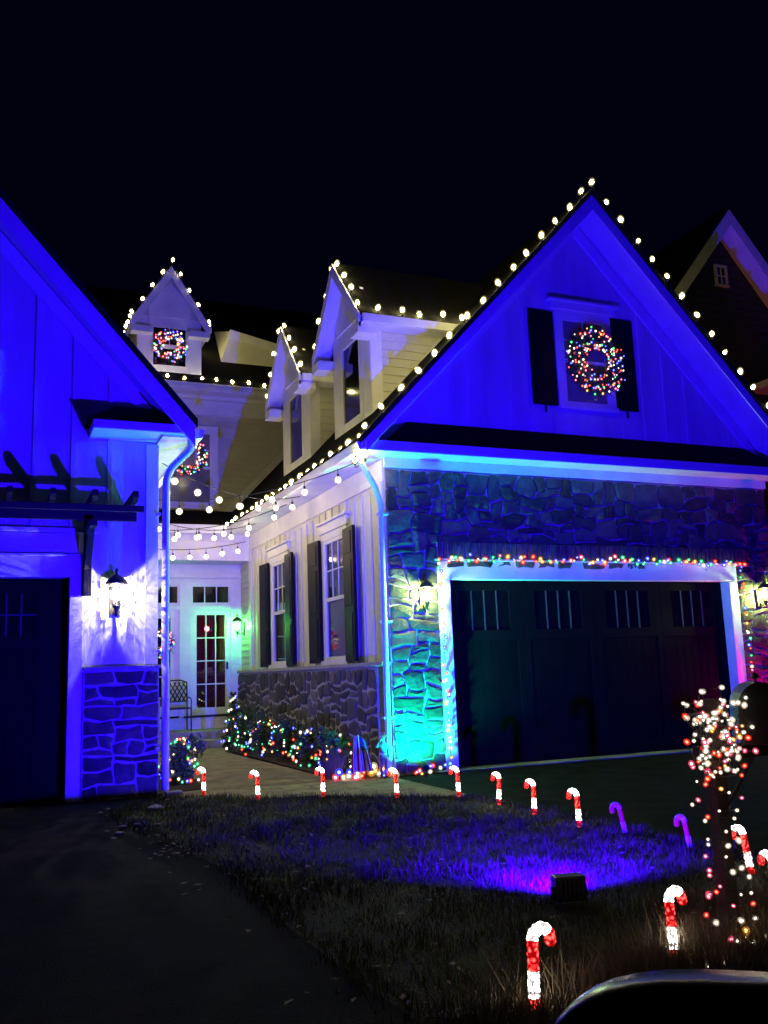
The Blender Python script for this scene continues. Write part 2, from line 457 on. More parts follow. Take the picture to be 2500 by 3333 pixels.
def lawn_pos(g, n):
    x = g.uniform(.7, 4.65, n * 2); y = g.uniform(2.5, 10.6, n * 2)
    x += g.normal(0, .05, len(x)) * 0
    L = np.array([(2.8 + (a - 2.8) * 1.02, 6.4 + (b - 6.4) * 1.01) for a, b in LAWN]); keep = np.zeros(len(x), bool); j = len(L) - 1
    for i in range(len(L)):
        c = ((L[i, 1] > y) != (L[j, 1] > y)) & (x < (L[j, 0] - L[i, 0]) * (y - L[i, 1]) / (L[j, 1] - L[i, 1] + 1e-12) + L[i, 0])
        keep ^= c; j = i
    patch = np.sin(x * 2.3 + 1.7 * np.sin(y * 1.9)) + np.sin(y * 3.1 + x * 1.3) + g.uniform(-2.4, 2.4, len(x))
    keep &= patch > -1.3
    x, y = x[keep], y[keep]
    x = x + g.normal(0, .05, len(x)); y = y + g.normal(0, .03, len(x))
    return np.stack([x, y, np.full(len(x), 0.004)], 1)
o = blades('grass', 62000, lawn_pos, (0.02, 0.07), (0.0022, 0.0045), GRASS, 3, 0.9)
tag(o, 'short patchy winter grass on the lawn island between the driveways', 'grass', kind='stuff')
def brush_pos(g, n):
    k = n // 5; out = []
    for cx, cy, rx, ry in ((1.75, 3.0, .35, .25), (2.5, 3.25, .35, .25), (3.0, 3.35, .3, .22), (3.55, 3.75, .35, .3), (3.3, 3.2, .5, .25)):
        out.append(np.stack([g.normal(cx, rx * .6, k), g.normal(cy, ry * .6, k), np.full(k, 0.01)], 1))
    return np.concatenate(out)
o = blades('dry_brush', 9000, brush_pos, (0.04, 0.16), (0.002, 0.004), DRYG, 5, 0.9)
tag(o, 'dry tan ornamental grass and dead leaves around the mailbox post', 'dry grass', kind='stuff')
lg = random.Random(77); lf = MB()
for _ in range(900):
    k = lg.random()
    if k < .45: x, y = lg.uniform(1.1, 4.6), lg.uniform(2.6, 10.4)
    elif k < .7: x, y = lg.gauss(1.45, .18), lg.uniform(7.0, 10.2)
    elif k < .9: x, y = lg.uniform(1.9, 4.6), lg.uniform(8.6, 10.9)
    else: x, y = lg.gauss(1.7, .3), lg.gauss(3.1, .25)
    a = lg.uniform(0, 6.283); L = lg.uniform(.012, .035); W = L * .5; z = .012 + lg.uniform(0, .03) * (k < .45)
    c_, s_ = math.cos(a), math.sin(a); t1, t2 = lg.uniform(-.01, .012), lg.uniform(-.01, .012)
    lf.add([(x - c_ * L, y - s_ * L, z), (x + s_ * W, y - c_ * W, z + max(0, t1)), (x + c_ * L, y + s_ * L, z + .004), (x - s_ * W, y + c_ * W, z + max(0, t2))], [(0, 1, 2, 3)])
LITTER = mat('leaf_litter', (0.24, 0.17, 0.10), 0.8, 0.5, 2.0)
tag(lf.obj('leaf_litter', LITTER), 'dry fallen leaves scattered on the lawn and walkway', 'leaves', kind='stuff')
def orn_pos(g, n):
    return np.stack([g.normal(3.95, .05, n), g.normal(11.15, .05, n), np.full(n, .01)], 1)
o = blades('ornamental_grass', 500, orn_pos, (0.22, 0.36), (0.002, 0.0035), DRYG, 8, 0.8)
tag(o, 'small pale tuft of ornamental grass beside the folded flag', 'plant')

# ------------------------------------------------------------------ windows
BLIND = mat('pane_with_blind', (0.20, 0.19, 0.20), 0.12, 0.2, 3.0, spec=.6)
def window_x(parent, plane_y, x0, x1, z0, z1, cols=3, rows=4, frame=0.06, mid=True, casing=0.10, glass=None):
    """double-hung window on a wall facing -Y"""
    y = plane_y
    wo = bx('window', x0 - casing, x1 + casing, y - 0.035, y + 0.02, z1, z1 + casing, WHITE, parent)   # top casing carries the rest
    for (a, b) in ((x0 - casing, x0), (x1, x1 + casing)): bx('casing', a, b, y - 0.034, y + 0.02, z0, z1, WHITE, wo)
    bx('sill', x0 - casing - .02, x1 + casing + .02, y - 0.06, y + 0.02, z0 - casing * .8, z0, WHITE, wo)
    sash(wo, lambda u, z, d: (u, y - 0.004 - d, z), x0, x1, z0, z1, cols, rows, frame, mid, glass=glass)
    return wo
def slab(name, to3, u0, u1, z0, z1, d0, d1, mt, parent, bevel=0.003):
    a = [Vector(to3(u, z, d0)) for u, z in ((u0, z0), (u1, z0), (u1, z1), (u0, z1))]
    e = Vector(to3(u0, z0, d1)) - a[0]
    return MB().prism(a, e).obj(name, mt, parent, bevel=bevel)
def sash(wo, to3, u0, u1, z0, z1, cols, rows, frame, mid, lower_plain=True, glass=None):
    glass = glass or GLASS
    zm = (z0 + z1) / 2 if mid else z1
    for (a, b) in ((u0, u0 + frame), (u1 - frame, u1)): slab('sash_stile', to3, a, b, z0, z1, 0, 0.03, WHITE, wo)
    slab('sash_rail', to3, u0 + frame, u1 - frame, z0, z0 + frame, 0, 0.029, WHITE, wo)
    slab('sash_rail', to3, u0 + frame, u1 - frame, z1 - frame, z1, 0, 0.029, WHITE, wo)
    if mid: slab('meeting_rail', to3, u0 + frame, u1 - frame, zm - frame * .5, zm + frame * .5, 0, 0.034, WHITE, wo)
    iu0, iu1 = u0 + frame, u1 - frame
    def lights(za, zb, nc, nr):
        mw = 0.011
        for i in range(nc):
            for j in range(nr):
                a = iu0 + (iu1 - iu0) * i / nc; b = iu0 + (iu1 - iu0) * (i + 1) / nc
                c = za + (zb - za) * j / nr; d = za + (zb - za) * (j + 1) / nr
                slab('pane', to3, a + (mw if i else 0), b - (mw if i < nc - 1 else 0), c + (mw if j else 0), d - (mw if j < nr - 1 else 0), 0.0, 0.006, glass, wo, bevel=0)
        for i in range(1, nc):
            a = iu0 + (iu1 - iu0) * i / nc; slab('muntin', to3, a - mw, a + mw, za, zb, 0, 0.02, WHITE, wo)
        for j in range(1, nr):
            c = za + (zb - za) * j / nr
            for i in range(nc):
                a = iu0 + (iu1 - iu0) * i / nc; b = iu0 + (iu1 - iu0) * (i + 1) / nc
                slab('muntin', to3, a + mw, b - mw, c - mw, c + mw, 0, 0.018, WHITE, wo)
    if mid:
        lights(z0 + frame, zm - frame * .5, 1 if lower_plain else cols, 1 if lower_plain else rows // 2)
        lights(zm + frame * .5, z1 - frame, cols, max(1, rows // 2))
    else:
        lights(z0 + frame, z1 - frame, cols, rows)

# ------------------------------------------------------------------ right garage wing + main house = one house
house = thing('house', (8.05, 15.0, 0.0), 'large white house with stone garage wing, steep gables and roof dormers', 'house')
XL, XR, YF = 4.74, 11.36, 11.0
EX, EZ, RX, RZ, SL = 4.26, 4.13, 8.05, 8.15, 1.0607
def rz_(x): return EZ + SL * (x - EX) if x <= RX else EZ + SL * ((2 * RX - EX) - x)
YB = 20.4
# walls of the wing (mortar / sheathing behind the pieces)
fw_ = bx('stone_wall', XL, 5.45, YF, YF + .3, 0, 2.62, MORTAR, house, 0)
fr_ = bx('stone_wall', 10.60, XR, YF, YF + .3, 0, 2.62, MORTAR, house, 0)
fh_ = bx('stone_wall', XL, XR, YF, YF + .3, 2.62, 3.96, MORTAR, house, 0)
toF = lambda u, v, d, x0=0, z0=0: (x0 + u, YF - d, z0 + v)
stones(fw_, 5.45 - XL, 2.62, lambda u, v, d: (XL + u, YF - d, v), 3, 0.085, 0.010, rounder=.24)
stones(fr_, XR - 10.60, 2.62, lambda u, v, d: (10.60 + u, YF - d, v), 5, 0.085, 0.010, rounder=.24)
stones(fh_, XR - XL, 2.97 - 2.62 + .97, lambda u, v, d: (XL + u, YF - d, 2.62 + v) if not (5.45 < XL + u < 10.62 and v < .36) else (XL + u, YF - d, 2.62 + v), 8, 0.092, 0.009, rounder=.24)
# soldier course of bricks over the door, set proud of the stone
sold = bx('brick_header', 5.44, 10.80, YF - .045, YF, 2.74, 2.97, MORTAR, house, 0)
nb = 66
bm_ = MB().box(-.029, .029, -.014, .014, -.108, .108).mesh('brick', BRICK)
for i in range(nb):
    x = 5.44 + 5.36 * (i + .5) / nb
    inst('brick', bm_, (x, YF - .052 - rnd.uniform(0, .006), 2.855), sold, rot=(0, rnd.uniform(-.03, .03), 0))
# side wall: stone base and board and batten above
sb = bx('stone_wall', XL - .08, XL + .2, YF + .302, 18.75, 0, 1.36, MORTAR, house, 0)
stones(sb, 18.75 - YF - .31, 1.34, lambda u, v, d: (XL - .08 - d, YF + .31 + u, v), 12, 0.1, 0.017, (0.012, 0.03), 0.8, 0.42)
bx('stone_cap', XL - .13, XL, YF + .01, 18.6, 1.36, 1.415, CONCRETE, house)
bx('wall', XL, XL + .2, YF + .302, 18.7, 1.415, 4.08, SIDING, house, 0)
sidepoly = [(YF + .3, 1.42), (18.0, 1.42), (18.0, 3.72), (YF + .3, 3.72)]
toS = lambda u, z, d: (XL - d, u, z)
skip = [(12.3, 13.6), (15.2, 16.5)]
us = [YF + .52 + .31 * i for i in range(22)]
for u in us:
    ins = any(a - .12 < u < b + .12 for a, b in skip)
    battens(house, [(YF + .3, 3.64), (18.0, 3.64), (18.0, 3.74), (YF + .3, 3.74)] if False else ([(YF + .3, 3.62), (18, 3.62), (18, 3.78), (YF + .3, 3.78)] if ins else sidepoly), toS, [u], .05, .022, SIDING)
for u in us:   # short boards above the window headers
    if any(a - .12 < u < b + .12 for a, b in skip):
        pass
bx('frieze_board', XL - .03, XL, YF + .03, 18.0, 3.78, 4.08, WHITE, house)
bx('corner_board', XL - .035, XL - .001, YF + .05, YF + .22, 1.416, 3.779, WHITE, house)
bx('corner_board', XL - .035, XL - .001, 17.82, 18.0, 1.416, 3.779, WHITE, house)
# quoin stones showing at the garage corner
qs = bx('stone_wall', XL - .004, XL + .1, YF + .002, YF + .05, 0, 3.95, MORTAR, house, 0)
# soffit and gutter of the side eave
bx('soffit', EX + .05, XL, 10.55, 18.0, 4.085, 4.11, WHITE, house)
gt = MB()
gt.prism([(EX - .06, 10.52, 4.06), (EX + .03, 10.52, 4.05), (EX + .05, 10.52, 4.17), (EX - .09, 10.52, 4.17)], (0, 7.5, 0)).obj('gutter', GUTTER, house, bevel=.01)
# frieze and pent roof across the front
bx('frieze_board', XL - .02, XR + .02, YF - .04, YF, 3.961, 4.09, WHITE, house)
bx('soffit', EX + .1, 2 * RX - EX - .1, 10.56, YF, 4.092, 4.11, WHITE, house)
bx('fascia', EX - .03, 2 * RX - EX + .03, 10.50, 10.56, 4.06, 4.20, WHITE, house, .008)
MB().prism([(EX + .35, 10.53, 4.205), (2 * RX - EX - .35, 10.53, 4.205), (2 * RX - EX - .86, YF - .02, 4.60), (EX + .86, YF - .02, 4.60)], (0, .06, .03)).obj('pent_roof', SHINGLE, house)
# gable wall
gp = [(XL, 4.09), (XR, 4.09), (XR, rz_(XR) - .1), (RX, RZ - .1), (XL, rz_(XL) - .1)]
MB().prism([(x, YF + .02, z) for x, z in gp], (0, .2, 0)).obj('gable_wall', SIDING, house)
gpb = [(XL + .1, 4.6), (XR - .1, 4.6), (XR - .1, rz_(XR) - .2), (RX, RZ - .35), (XL + .1, rz_(XL) - .2)]
for u in [XL + .3 + .41 * i for i in range(16)]:
    if 7.05 < u < 9.05:
        battens(house, clip(gpb, 1, 6.75, True), lambda a, z, d: (a, YF + .02 - d, z), [u], .05, .014, SIDING)
        battens(house, clip(gpb, 1, 4.93, False), lambda a, z, d: (a, YF + .02 - d, z), [u], .05, .014, SIDING)
    else:
        battens(house, gpb, lambda a, z, d: (a, YF + .02 - d, z), [u], .05, .014, SIDING)
# roof slabs, rake boards, rake soffit
def roof_side(sign, name='roof'):
    fx = lambda x: x if sign < 0 else 2 * RX - x
    a = MB().prism([(fx(EX - .05), 10.44, EZ - .05 + .06), (fx(RX), 10.44, RZ + .06), (fx(RX), YB, RZ + .06), (fx(EX - .05), YB, EZ + .01)], (0, 0, .09)).obj(name, SHINGLE, house)
    # rake fascia
    MB().prism([(fx(EX + .02), 10.47, EZ - .10), (fx(RX), 10.47, RZ - .19), (fx(RX), 10.47, RZ + .055), (fx(EX + .02), 10.47, EZ + .075)], (0, .05, 0)).obj('rake_board', WHITE, house, bevel=.005)
    MB().prism([(fx(EX + .05), 10.52, EZ - .03), (fx(RX), 10.52, RZ - .06), (fx(RX), YF + .02, RZ - .06), (fx(EX + .05), YF + .02, EZ - .03)], (0, 0, .05)).obj('rake_soffit', WHITE, house)
    MB().prism([(fx(XL + .25), YF - .02, rz_(XL + .25) - .34), (fx(RX), YF - .02, RZ - .36), (fx(RX), YF - .02, RZ - .10), (fx(XL + .25), YF - .02, rz_(XL + .25) - .08)], (0, .04, 0)).obj('rake_frieze', WHITE, house, bevel=.005)
roof_side(-1); roof_side(1)
bx('wall', XR - .2, XR, YF + .302, 18, 0, 4.08, SIDING, house, 0)
# --- garage door with trim
tr = bx('door_trim', 5.45, 10.60, YF - .03, YF + .1, 2.47, 2.72, WHITE, house, .01)
bx('casing', 5.45, 5.63, YF - .028, YF + .16, 0, 2.469, WHITE, tr, .008)
bx('casing', 10.43, 10.60, YF - .028, YF + .16, 0, 2.469, WHITE, tr, .008)
bx('drip_cap', 5.40, 10.65, YF - .07, YF, 2.721, 2.745, WHITE, tr, .004)
gd = bx('garage_door', 5.63, 10.43, YF + .17, YF + .21, 0.01, 2.47, DOORP, house, 0)
toD = lambda u, z, d: (u, YF + .17 - d, z)
DW0, DW1 = 5.63, 10.43
nbay = 4; bw = (DW1 - DW0) / nbay
for k in range(nbay):
    a, b = DW0 + bw * k, DW0 + bw * (k + 1)
    slab('stile', toD, a + .004, a + .10, .02, 2.46, 0, .02, DOORP, gd); slab('stile', toD, b - .10, b - .004, .02, 2.46, 0, .02, DOORP, gd)
    for z0, z1 in ((.02, .16), (1.66, 1.80), (2.34, 2.46)): slab('rail', toD, a + .10, b - .10, z0, z1, 0, .02, DOORP, gd)
    nbd = 7
    for i in range(nbd):
        u0 = a + .10 + (bw - .2) * i / nbd; u1 = a + .10 + (bw - .2) * (i + 1) / nbd
        slab('board', toD, u0 + .004, u1 - .004, .16, 1.66, 0, .010, DOORPANEL, gd, .002)
    wa, wb = a + bw / 2 - .39, a + bw / 2 + .39
    slab('stile', toD, a + .1005, wa, 1.80, 2.34, 0, .019, DOORP, gd); slab('stile', toD, wb, b - .1005, 1.80, 2.34, 0, .019, DOORP, gd)
    for i in range(4):
        u0 = wa + (wb - wa) * i / 4; u1 = wa + (wb - wa) * (i + 1) / 4
        slab('pane', toD, u0 + (.009 if i else 0), u1 - (.009 if i < 3 else 0), 1.80, 2.34, 0, .004, GLASS, gd, 0)
        if i: slab('muntin', toD, u0 - .009, u0 + .009, 1.80, 2.34, 0, .018, MUNT, gd)
bx('threshold', 5.3, 10.75, YF - .16, YF + .17, -.004, .012, CONCRETE, house, 0)
# --- gable window with shutters
gw = window_x(house, YF + .02, 7.68, 8.50, 5.08, 6.44, 2, 4, .05, glass=BLIND)
bx('header', 7.50, 8.68, YF - .06, YF + .02, 6.545, 6.66, WHITE, gw); bx('header_cap', 7.46, 8.72, YF - .1, YF + .02, 6.661, 6.70, WHITE, gw)
def shutter_flat(x0, x1, z0, z1, y):
    s = bx('shutter', x0, x1, y - .035, y - .005, z0, z1, SHUTTER, house)
    for za, zb in ((z0 + .08, z0 + (z1 - z0) * .45), (z0 + (z1 - z0) * .5, z1 - .08)):
        bx('panel', x0 + .07, x1 - .07, y - .042, y - .034, za, zb, SHUTTER, s)
    bx('shutter_dog', (x0 + x1) / 2 - .015, (x0 + x1) / 2 + .015, y - .03, y, z0 - .11, z0 + .0, METAL, s)
shutter_flat(7.13, 7.56, 5.04, 6.50, YF + .02); shutter_flat(8.60, 9.01, 5.06, 6.52, YF + .02)
# --- side windows with propped shutters
def window_side(y0, y1, z0, z1):
    wo = bx('window', XL - .04, XL, y0 - .1, y1 + .1, z1, z1 + .12, WHITE, house)
    bx('header', XL - .06, XL, y0 - .16, y1 + .16, z1 + .121, z1 + .26, WHITE, wo); bx('header_cap', XL - .1, XL, y0 - .2, y1 + .2, z1 + .261, z1 + .30, WHITE, wo)
    for a, b in ((y0 - .1, y0), (y1, y1 + .1)): bx('casing', XL - .04, XL, a, b, z0, z1, WHITE, wo)
    bx('sill', XL - .09, XL, y0 - .13, y1 + .13, z0 - .07, z0, WHITE, wo)
    sash(wo, lambda u, z, d: (XL - .002 - d, u, z), y0, y1, z0, z1, 3, 4, .055, True)
    # curtains close behind the glass show as pale strips
    for hinge, sgn in ((y0 - .1, -1), (y1 + .1, 1)):
        ang = R(3)
        def to3(u, z, d, h=hinge, s=sgn):
            # u = distance from hinge, d = proud of the shutter's outer face
            cx = XL - .05 - u * math.sin(ang) - d * math.cos(ang)
            cy = h + s * (u * math.cos(ang)) - s * d * math.sin(ang) * 1.0
            return (cx, cy, z)
        wd = .46
        s_ = slab('shutter', to3, 0, wd, z0 - .03, z1 + .04, 0, .05, SHUTTER, house, .004)
        H = z1 - z0 + .07; b0 = z0 - .03
        for f0, f1 in ((.04, .36), (.41, .75), (.80, .965)):
            slab('panel', to3, .075, wd - .075, b0 + H * f0, b0 + H * f1, .049, .060, SHUTTER, s_, .006)
window_side(12.5, 13.4, 1.48, 3.30)
window_side(15.4, 16.3, 1.48, 3.30)
# --- downspouts
def pipe(parent, pts, name='downspout', r=.042):
    m = MB(); m.tube(pts, r, 8); o = m.obj(name, GUTTER, parent, smooth=True)
    return o
def elbow(pts, n=5):
    P = [Vector(p) for p in pts]; out = [P[0]]
    for i in range(1, len(P) - 1):
        a, b, c = P[i - 1], P[i], P[i + 1]
        l = min((a - b).length, (c - b).length) * .4
        p0 = b + (a - b).normalized() * l; p1 = b + (c - b).normalized() * l
        for k in range(n + 1):
            t = k / n; out.append(p0 * (1 - t) ** 2 + b * 2 * t * (1 - t) + p1 * t * t)
    out.append(P[-1]); return out
ds = pipe(house, elbow([(4.30, 10.72, 4.06), (4.30, 10.74, 3.96), (4.62, 10.90, 3.55), (4.62, 10.90, .12), (4.52, 10.75, .06)]))
for z in (3.3, 1.9, .7): bx('strap', 4.565, 4.73, 10.88, 10.965, z, z + .03, GUTTER, ds)

# --- dormers on the wing roof (front faces -X)
def dormer_side(yc, hw, x=4.80, zb=4.70, zt=6.42, nm='dormer'):
    y0, y1 = yc - hw, yc + hw; top = zt + (hw + .0) * 1.15
    xr = lambda z: EX + (z - EZ - .12) / SL      # where the dormer meets the main roof
    d = MB().prism([(x, y0, zb - .1), (x, y1, zb - .1), (x, y1, zt), (x, yc, top), (x, y0, zt)], (.12, 0, 0)).obj(nm, CLAP, house)
    # cheeks
    for yy, dr in ((y0, -1), (y1, 1)):
        poly = [(x + .1, zb), (xr(zt) + .05, zt), (x + .1, zt)]
        MB().prism([(u, yy, z) for u, z in [(x, zb - .1), (xr(zt) + .1, zt), (x, zt)]], (0, -dr * .08, 0)).obj('cheek_wall', CLAP, d)
        if dr < 0:
            clapboards(d, [(x + .15, zb - .03), (xr(zt) - .1, zt - .14), (x + .15, zt - .14)], lambda u, z, dd: (u, yy - dd, z), .125, CLAP)
            MB().prism([(x - .02, yy, zb - .05), (x + .15, yy, zb + .02), (x + .15, yy, zt), (x - .02, yy, zt)], (0, dr * .03, 0)).obj('corner_board', WHITE, d)
            MB().prism([(x + .151, yy, zt - .14), (xr(zt - .14), yy, zt - .14), (xr(zt), yy, zt), (x + .151, yy, zt)], (0, dr * .029, 0)).obj('frieze_board', WHITE, d)
            # skirt trim following the roof
            MB().prism([(x + .15, yy, zb + .01), (xr(zt - .2), yy, zt - .2), (xr(zt - .2) - .12, yy, zt - .2), (x + .15, yy, zb + .16)], (0, dr * .027, 0)).obj('skirt_board', WHITE, d)
    # front trim
    bx('corner_board', x - .03, x, y0 - .02, y0 + .28, zb, zt, WHITE, d); bx('corner_board', x - .03, x, y1 - .28, y1 + .02, zb, zt, WHITE, d)
    bx('apron_board', x - .028, x, y0 + .28, y1 - .28, zb - .1, zb + .12, WHITE, d)
    bx('head_board', x - .028, x, y0 + .28, y1 - .28, zt - .18, zt, WHITE, d)
    sash(d, lambda u, z, dd: (x - .004 - dd, u, z), y0 + .28, y1 - .28, zb + .12, zt - .18, 1, 1, .13, False)
    # roof with overhang, ridge along X
    ov = .27; xf = x - .26
    for s in (-1, 1):
        ye = yc + s * (hw + ov); ze = top + .04 - (hw + ov) * 1.15
        xe = xr(ze) + .15; xt = xr(top) + .3
        MB().prism([(xf, yc, top + .04), (xf, ye, ze), (xe, ye, ze), (xt, yc, top + .04)], (0, 0, .06)).obj('dormer_roof', SHINGLE, d)
        MB().prism([(xf - .03, yc, top - .14), (xf - .03, ye, ze - .18 + .02), (xf - .03, ye, ze + .035), (xf - .03, yc, top + .075)], (.04, 0, 0)).obj('rake_board', WHITE, d)
        MB().prism([(xf, yc, top - .05), (xf, ye, ze - .09), (x, ye, ze - .09), (x, yc, top - .05)], (0, 0, .05)).obj('rake_soffit', WHITE, d)
        # boxed eave and gutter along the cheek
        MB().box(xf, xr(ze) + .05, min(ye, yc + s * hw), max(ye, yc + s * hw), ze - .10, ze - .07).obj('eave_soffit', WHITE, d)
        MB().box(xf + .02, xr(ze) + .10, ye - .03 + s * .03, ye + .03 + s * .03, ze - .10, ze + .02).obj('gutter', GUTTER, d, bevel=.008)
        MB().box(xf - .035, x, min(ye, yc + s * (hw - .04)), max(ye, yc + s * (hw - .04)), ze - .24, ze - .101).obj('eave_return', WHITE, d)
    # pointed pediment board
    MB().prism([(x - .05, yc - hw * .72, zt - .04), (x - .05, yc + hw * .72, zt - .04), (x - .05, yc + hw * .72, zt + .36), (x - .05, yc, top - .12), (x - .05, yc - hw * .72, zt + .36)], (.045, 0, 0)).obj('pediment_board', WHITE, d)
    return top, xf
D1 = dormer_side(12.19, .735)
D2 = dormer_side(14.90, .75)

# --- main block behind: porch, upper wall, cornice, roof, dormer
bx('porch_floor', 1.5, 4.66, 17.9, 19.0, 0.0, .30, CONCRETE, house, .02)
bx('porch_step', 2.0, 4.3, 17.5, 17.899, 0.0, .15, CONCRETE, house, .02)
bx('riser_board', 2.3, 4.70, 18.62, 18.70, .301, .53, WHITE, house)
pw = bx('wall', 1.5, 2.45, 18.70, 18.9, .3, 3.62, CLAP, house, 0)
bx('wall', 4.56, 4.76, 18.70, 18.9, .3, 3.62, WHITE, house, 0)
bx('wall', 2.45, 4.56, 18.70, 18.9, 3.22, 3.62, WHITE, house, 0)
bx('side_wall', XL + .001, XL + .02, 18.0, 18.7, 1.42, 3.62, CLAP, house, 0)
clapboards(house, [(18.01, 1.43), (18.70, 1.43), (18.70, 3.55), (18.01, 3.55)], lambda u, z, d: (XL - d, u, z), .125, CLAP)
bx('trim_band', 2.3, 4.73, 18.63, 18.70, 3.30, 3.36, WHITE, house)
bx('threshold', 3.55, 4.72, 18.60, 18.70, .531, .565, METAL, house)
toP = lambda u, z, d: (u, 18.72 - d, z)
# mullions around the two doors
for a, b in ((2.40, 2.62), (3.46, 3.70), (4.50, 4.72)): slab('casing', toP, a, b, .54, 3.24, 0, .06, WHITE, house)
slab('casing', toP, 2.62, 3.46, 2.66, 2.74, 0, .058, WHITE, house); slab('casing', toP, 3.70, 4.50, 2.66, 2.74, 0, .058, WHITE, house)
slab('casing', toP, 2.62, 3.46, 3.16, 3.24, 0, .058, WHITE, house); slab('casing', toP, 3.70, 4.50, 3.16, 3.24, 0, .058, WHITE, house)
for a, b in ((2.62, 3.46), (3.70, 4.50)):
    t_ = slab('transom_window', toP, a, b, 2.74, 2.765, 0, .03, WHITE, house)
    sash(t_, toP, a, b, 2.765, 3.16, 3, 1, .035, False, glass=GLASS)
fd = slab('french_door', toP, 3.70, 4.50, .57, .60, 0, .03, WHITE, house)
sash(fd, toP, 3.70, 4.50, .60, 2.66, 3, 4, .11, False, glass=TGLASS)
bx('door_handle', 4.41, 4.44, 18.64, 18.69, 1.45, 1.6, METAL, fd)
sd = slab('side_door', toP, 2.62, 3.46, .57, .60, 0, .03, WHITE, house)
sash(sd, toP, 2.62, 3.46, .60, 2.66, 1, 3, .17, False)
# dark hall behind the glass door
it = MB()
it.box(3.60, 3.62, 18.76, 20.3, .5, 2.75).box(4.60, 4.62, 18.76, 20.3, .5, 2.75).box(3.62, 4.60, 20.28, 20.3, .5, 2.75).box(3.62, 4.60, 18.76, 20.28, 2.73, 2.75).box(3.62, 4.60, 18.76, 20.28, .5, .52)
it.obj('hall_wall', INTERIOR, house)
bx('beam', 1.5, XL - .001, 17.95, 18.2, 3.57, 4.10, WHITE, house)
bx('porch_ceiling', 1.5, XL - .001, 18.201, 18.699, 3.58, 3.62, WHITE, house)
bx('beam_trim', 1.5, XL - .002, 17.92, 17.949, 3.95, 4.10, WHITE, house)
MB().prism([(1.3, 17.6, 4.13), (4.9, 17.6, 4.13), (4.9, 20.0, 4.86), (1.3, 20.0, 4.86)], (0, 0, .08)).obj('porch_roof', SHINGLE, house)
bx('fascia', 1.3, 4.24, 17.56, 17.599, 4.05, 4.22, GUTTER, house)
mw_ = bx('wall', -1.0, 9.5, 20.0, 20.3, 4.3, 7.2, CLAP, house, 0)
clapboards(mw_, [(2.0, 4.9), (6.6, 4.9), (6.6, 7.12), (2.0, 7.12)], lambda u, z, d: (u, 20.0 - d, z), .14, CLAP)
MB().prism([(4.45, 19.95, rz_(4.45) + .08), (7.0, 19.95, rz_(7.0) + .08), (7.0, 19.95, rz_(7.0) + .36), (4.45, 19.95, rz_(4.45) + .36)], (0, .03, 0)).obj('rake_frieze', WHITE, house)
bx('frieze_board', -1.0, 9.5, 19.92, 20.0, 7.12, 7.44, WHITE, house)
bx('crown_molding', -1.0, 9.5, 19.78, 20.0, 7.441, 7.53, WHITE, house, .02)
bx('cornice', -1.0, 9.5, 19.52, 20.0, 7.531, 7.60, WHITE, house)
bx('gutter', -1.0, 9.5, 19.46, 19.60, 7.601, 7.70, GUTTER, house, .015)
MB().prism([(-1.2, 19.5, 7.70), (9.5, 19.5, 7.70), (9.5, 24.5, 11.7), (-1.2, 24.5, 11.7)], (0, 0, .1)).obj('main_roof', SHINGLE, house)
uw = window_x(house, 19.945, 3.38, 4.42, 5.05, 6.72, 3, 4, .06, casing=.13, glass=BLIND)
# pale curtain-lined blind seen through the lower sash
def dormer_front(xc, hw, y, zb, zt, top):
    x0, x1 = xc - hw, xc + hw
    d = MB().prism([(x0, y, zb - .2), (x1, y, zb - .2), (x1, y, zt), (xc, y, top), (x0, y, zt)], (0, .12, 0)).obj('dormer', CLAP, house)
    for xx, dr in ((x0, -1), (x1, 1)):
        MB().prism([(xx, y + .1, zb - .2), (xx, y + 2.4, zt), (xx, y + .1, zt)], (-dr * .08, 0, 0)).obj('cheek_wall', CLAP, d)
        clapboards(d, [(y + .12, zb), (y + 2.1, zt), (y + .12, zt)], lambda u, z, dd, xx=xx, dr=dr: (xx + dr * dd, u, z), .125, CLAP)
    bx('corner_board', x0 - .02, x0 + .24, y - .03, y, zb, zt, WHITE, d); bx('corner_board', x1 - .24, x1 + .02, y - .03, y, zb, zt, WHITE, d)
    bx('apron_board', x0 + .24, x1 - .24, y - .028, y, zb, zb + .24, WHITE, d)
    bx('head_board', x0 + .24, x1 - .24, y - .028, y, zt - .16, zt, WHITE, d)
    sash(d, lambda u, z, dd: (u, y - .004 - dd, z), x0 + .24, x1 - .24, zb + .24, zt - .16, 2, 2, .09, True)
    sl = (top - zt) / hw; ov = .17; yf = y - .22
    for s in (-1, 1):
        xe = xc + s * (hw + ov); ze = top + .04 - (hw + ov) * sl
        MB().prism([(xc, yf, top + .04), (xe, yf, ze), (xe, y + 2.6, ze), (xc, y + 3.2, top + .04)], (0, 0, .06)).obj('dormer_roof', SHINGLE, d)
        MB().prism([(xc, yf - .03, top - .20), (xe, yf - .03, ze - .22), (xe, yf - .03, ze + .035), (xc, yf - .03, top + .075)], (0, .04, 0)).obj('rake_board', WHITE, d)
        MB().prism([(xc, yf, top - .05), (xe, yf, ze - .09), (xe, y, ze - .09), (xc, y, top - .05)], (0, 0, .05)).obj('rake_soffit', WHITE, d)
        MB().box(min(xe, xc + s * (hw - .3)), max(xe, xc + s * (hw - .3)), yf - .028, y, ze - .24, ze - .10).obj('eave_return', WHITE, d)
        MB().box(xe - .04, xe + .04, yf, y + 2.3, ze - .08, ze + .02).obj('gutter', GUTTER, d)
    MB().prism([(xc - hw * .68, y - .05, zt), (xc + hw * .66, y - .05, zt), (xc + hw * .66, y - .05, zt + .38), (xc, y - .05, top - .26), (xc - hw * .68, y - .05, zt + .38)], (0, .045, 0)).obj('pediment_board', WHITE, d)
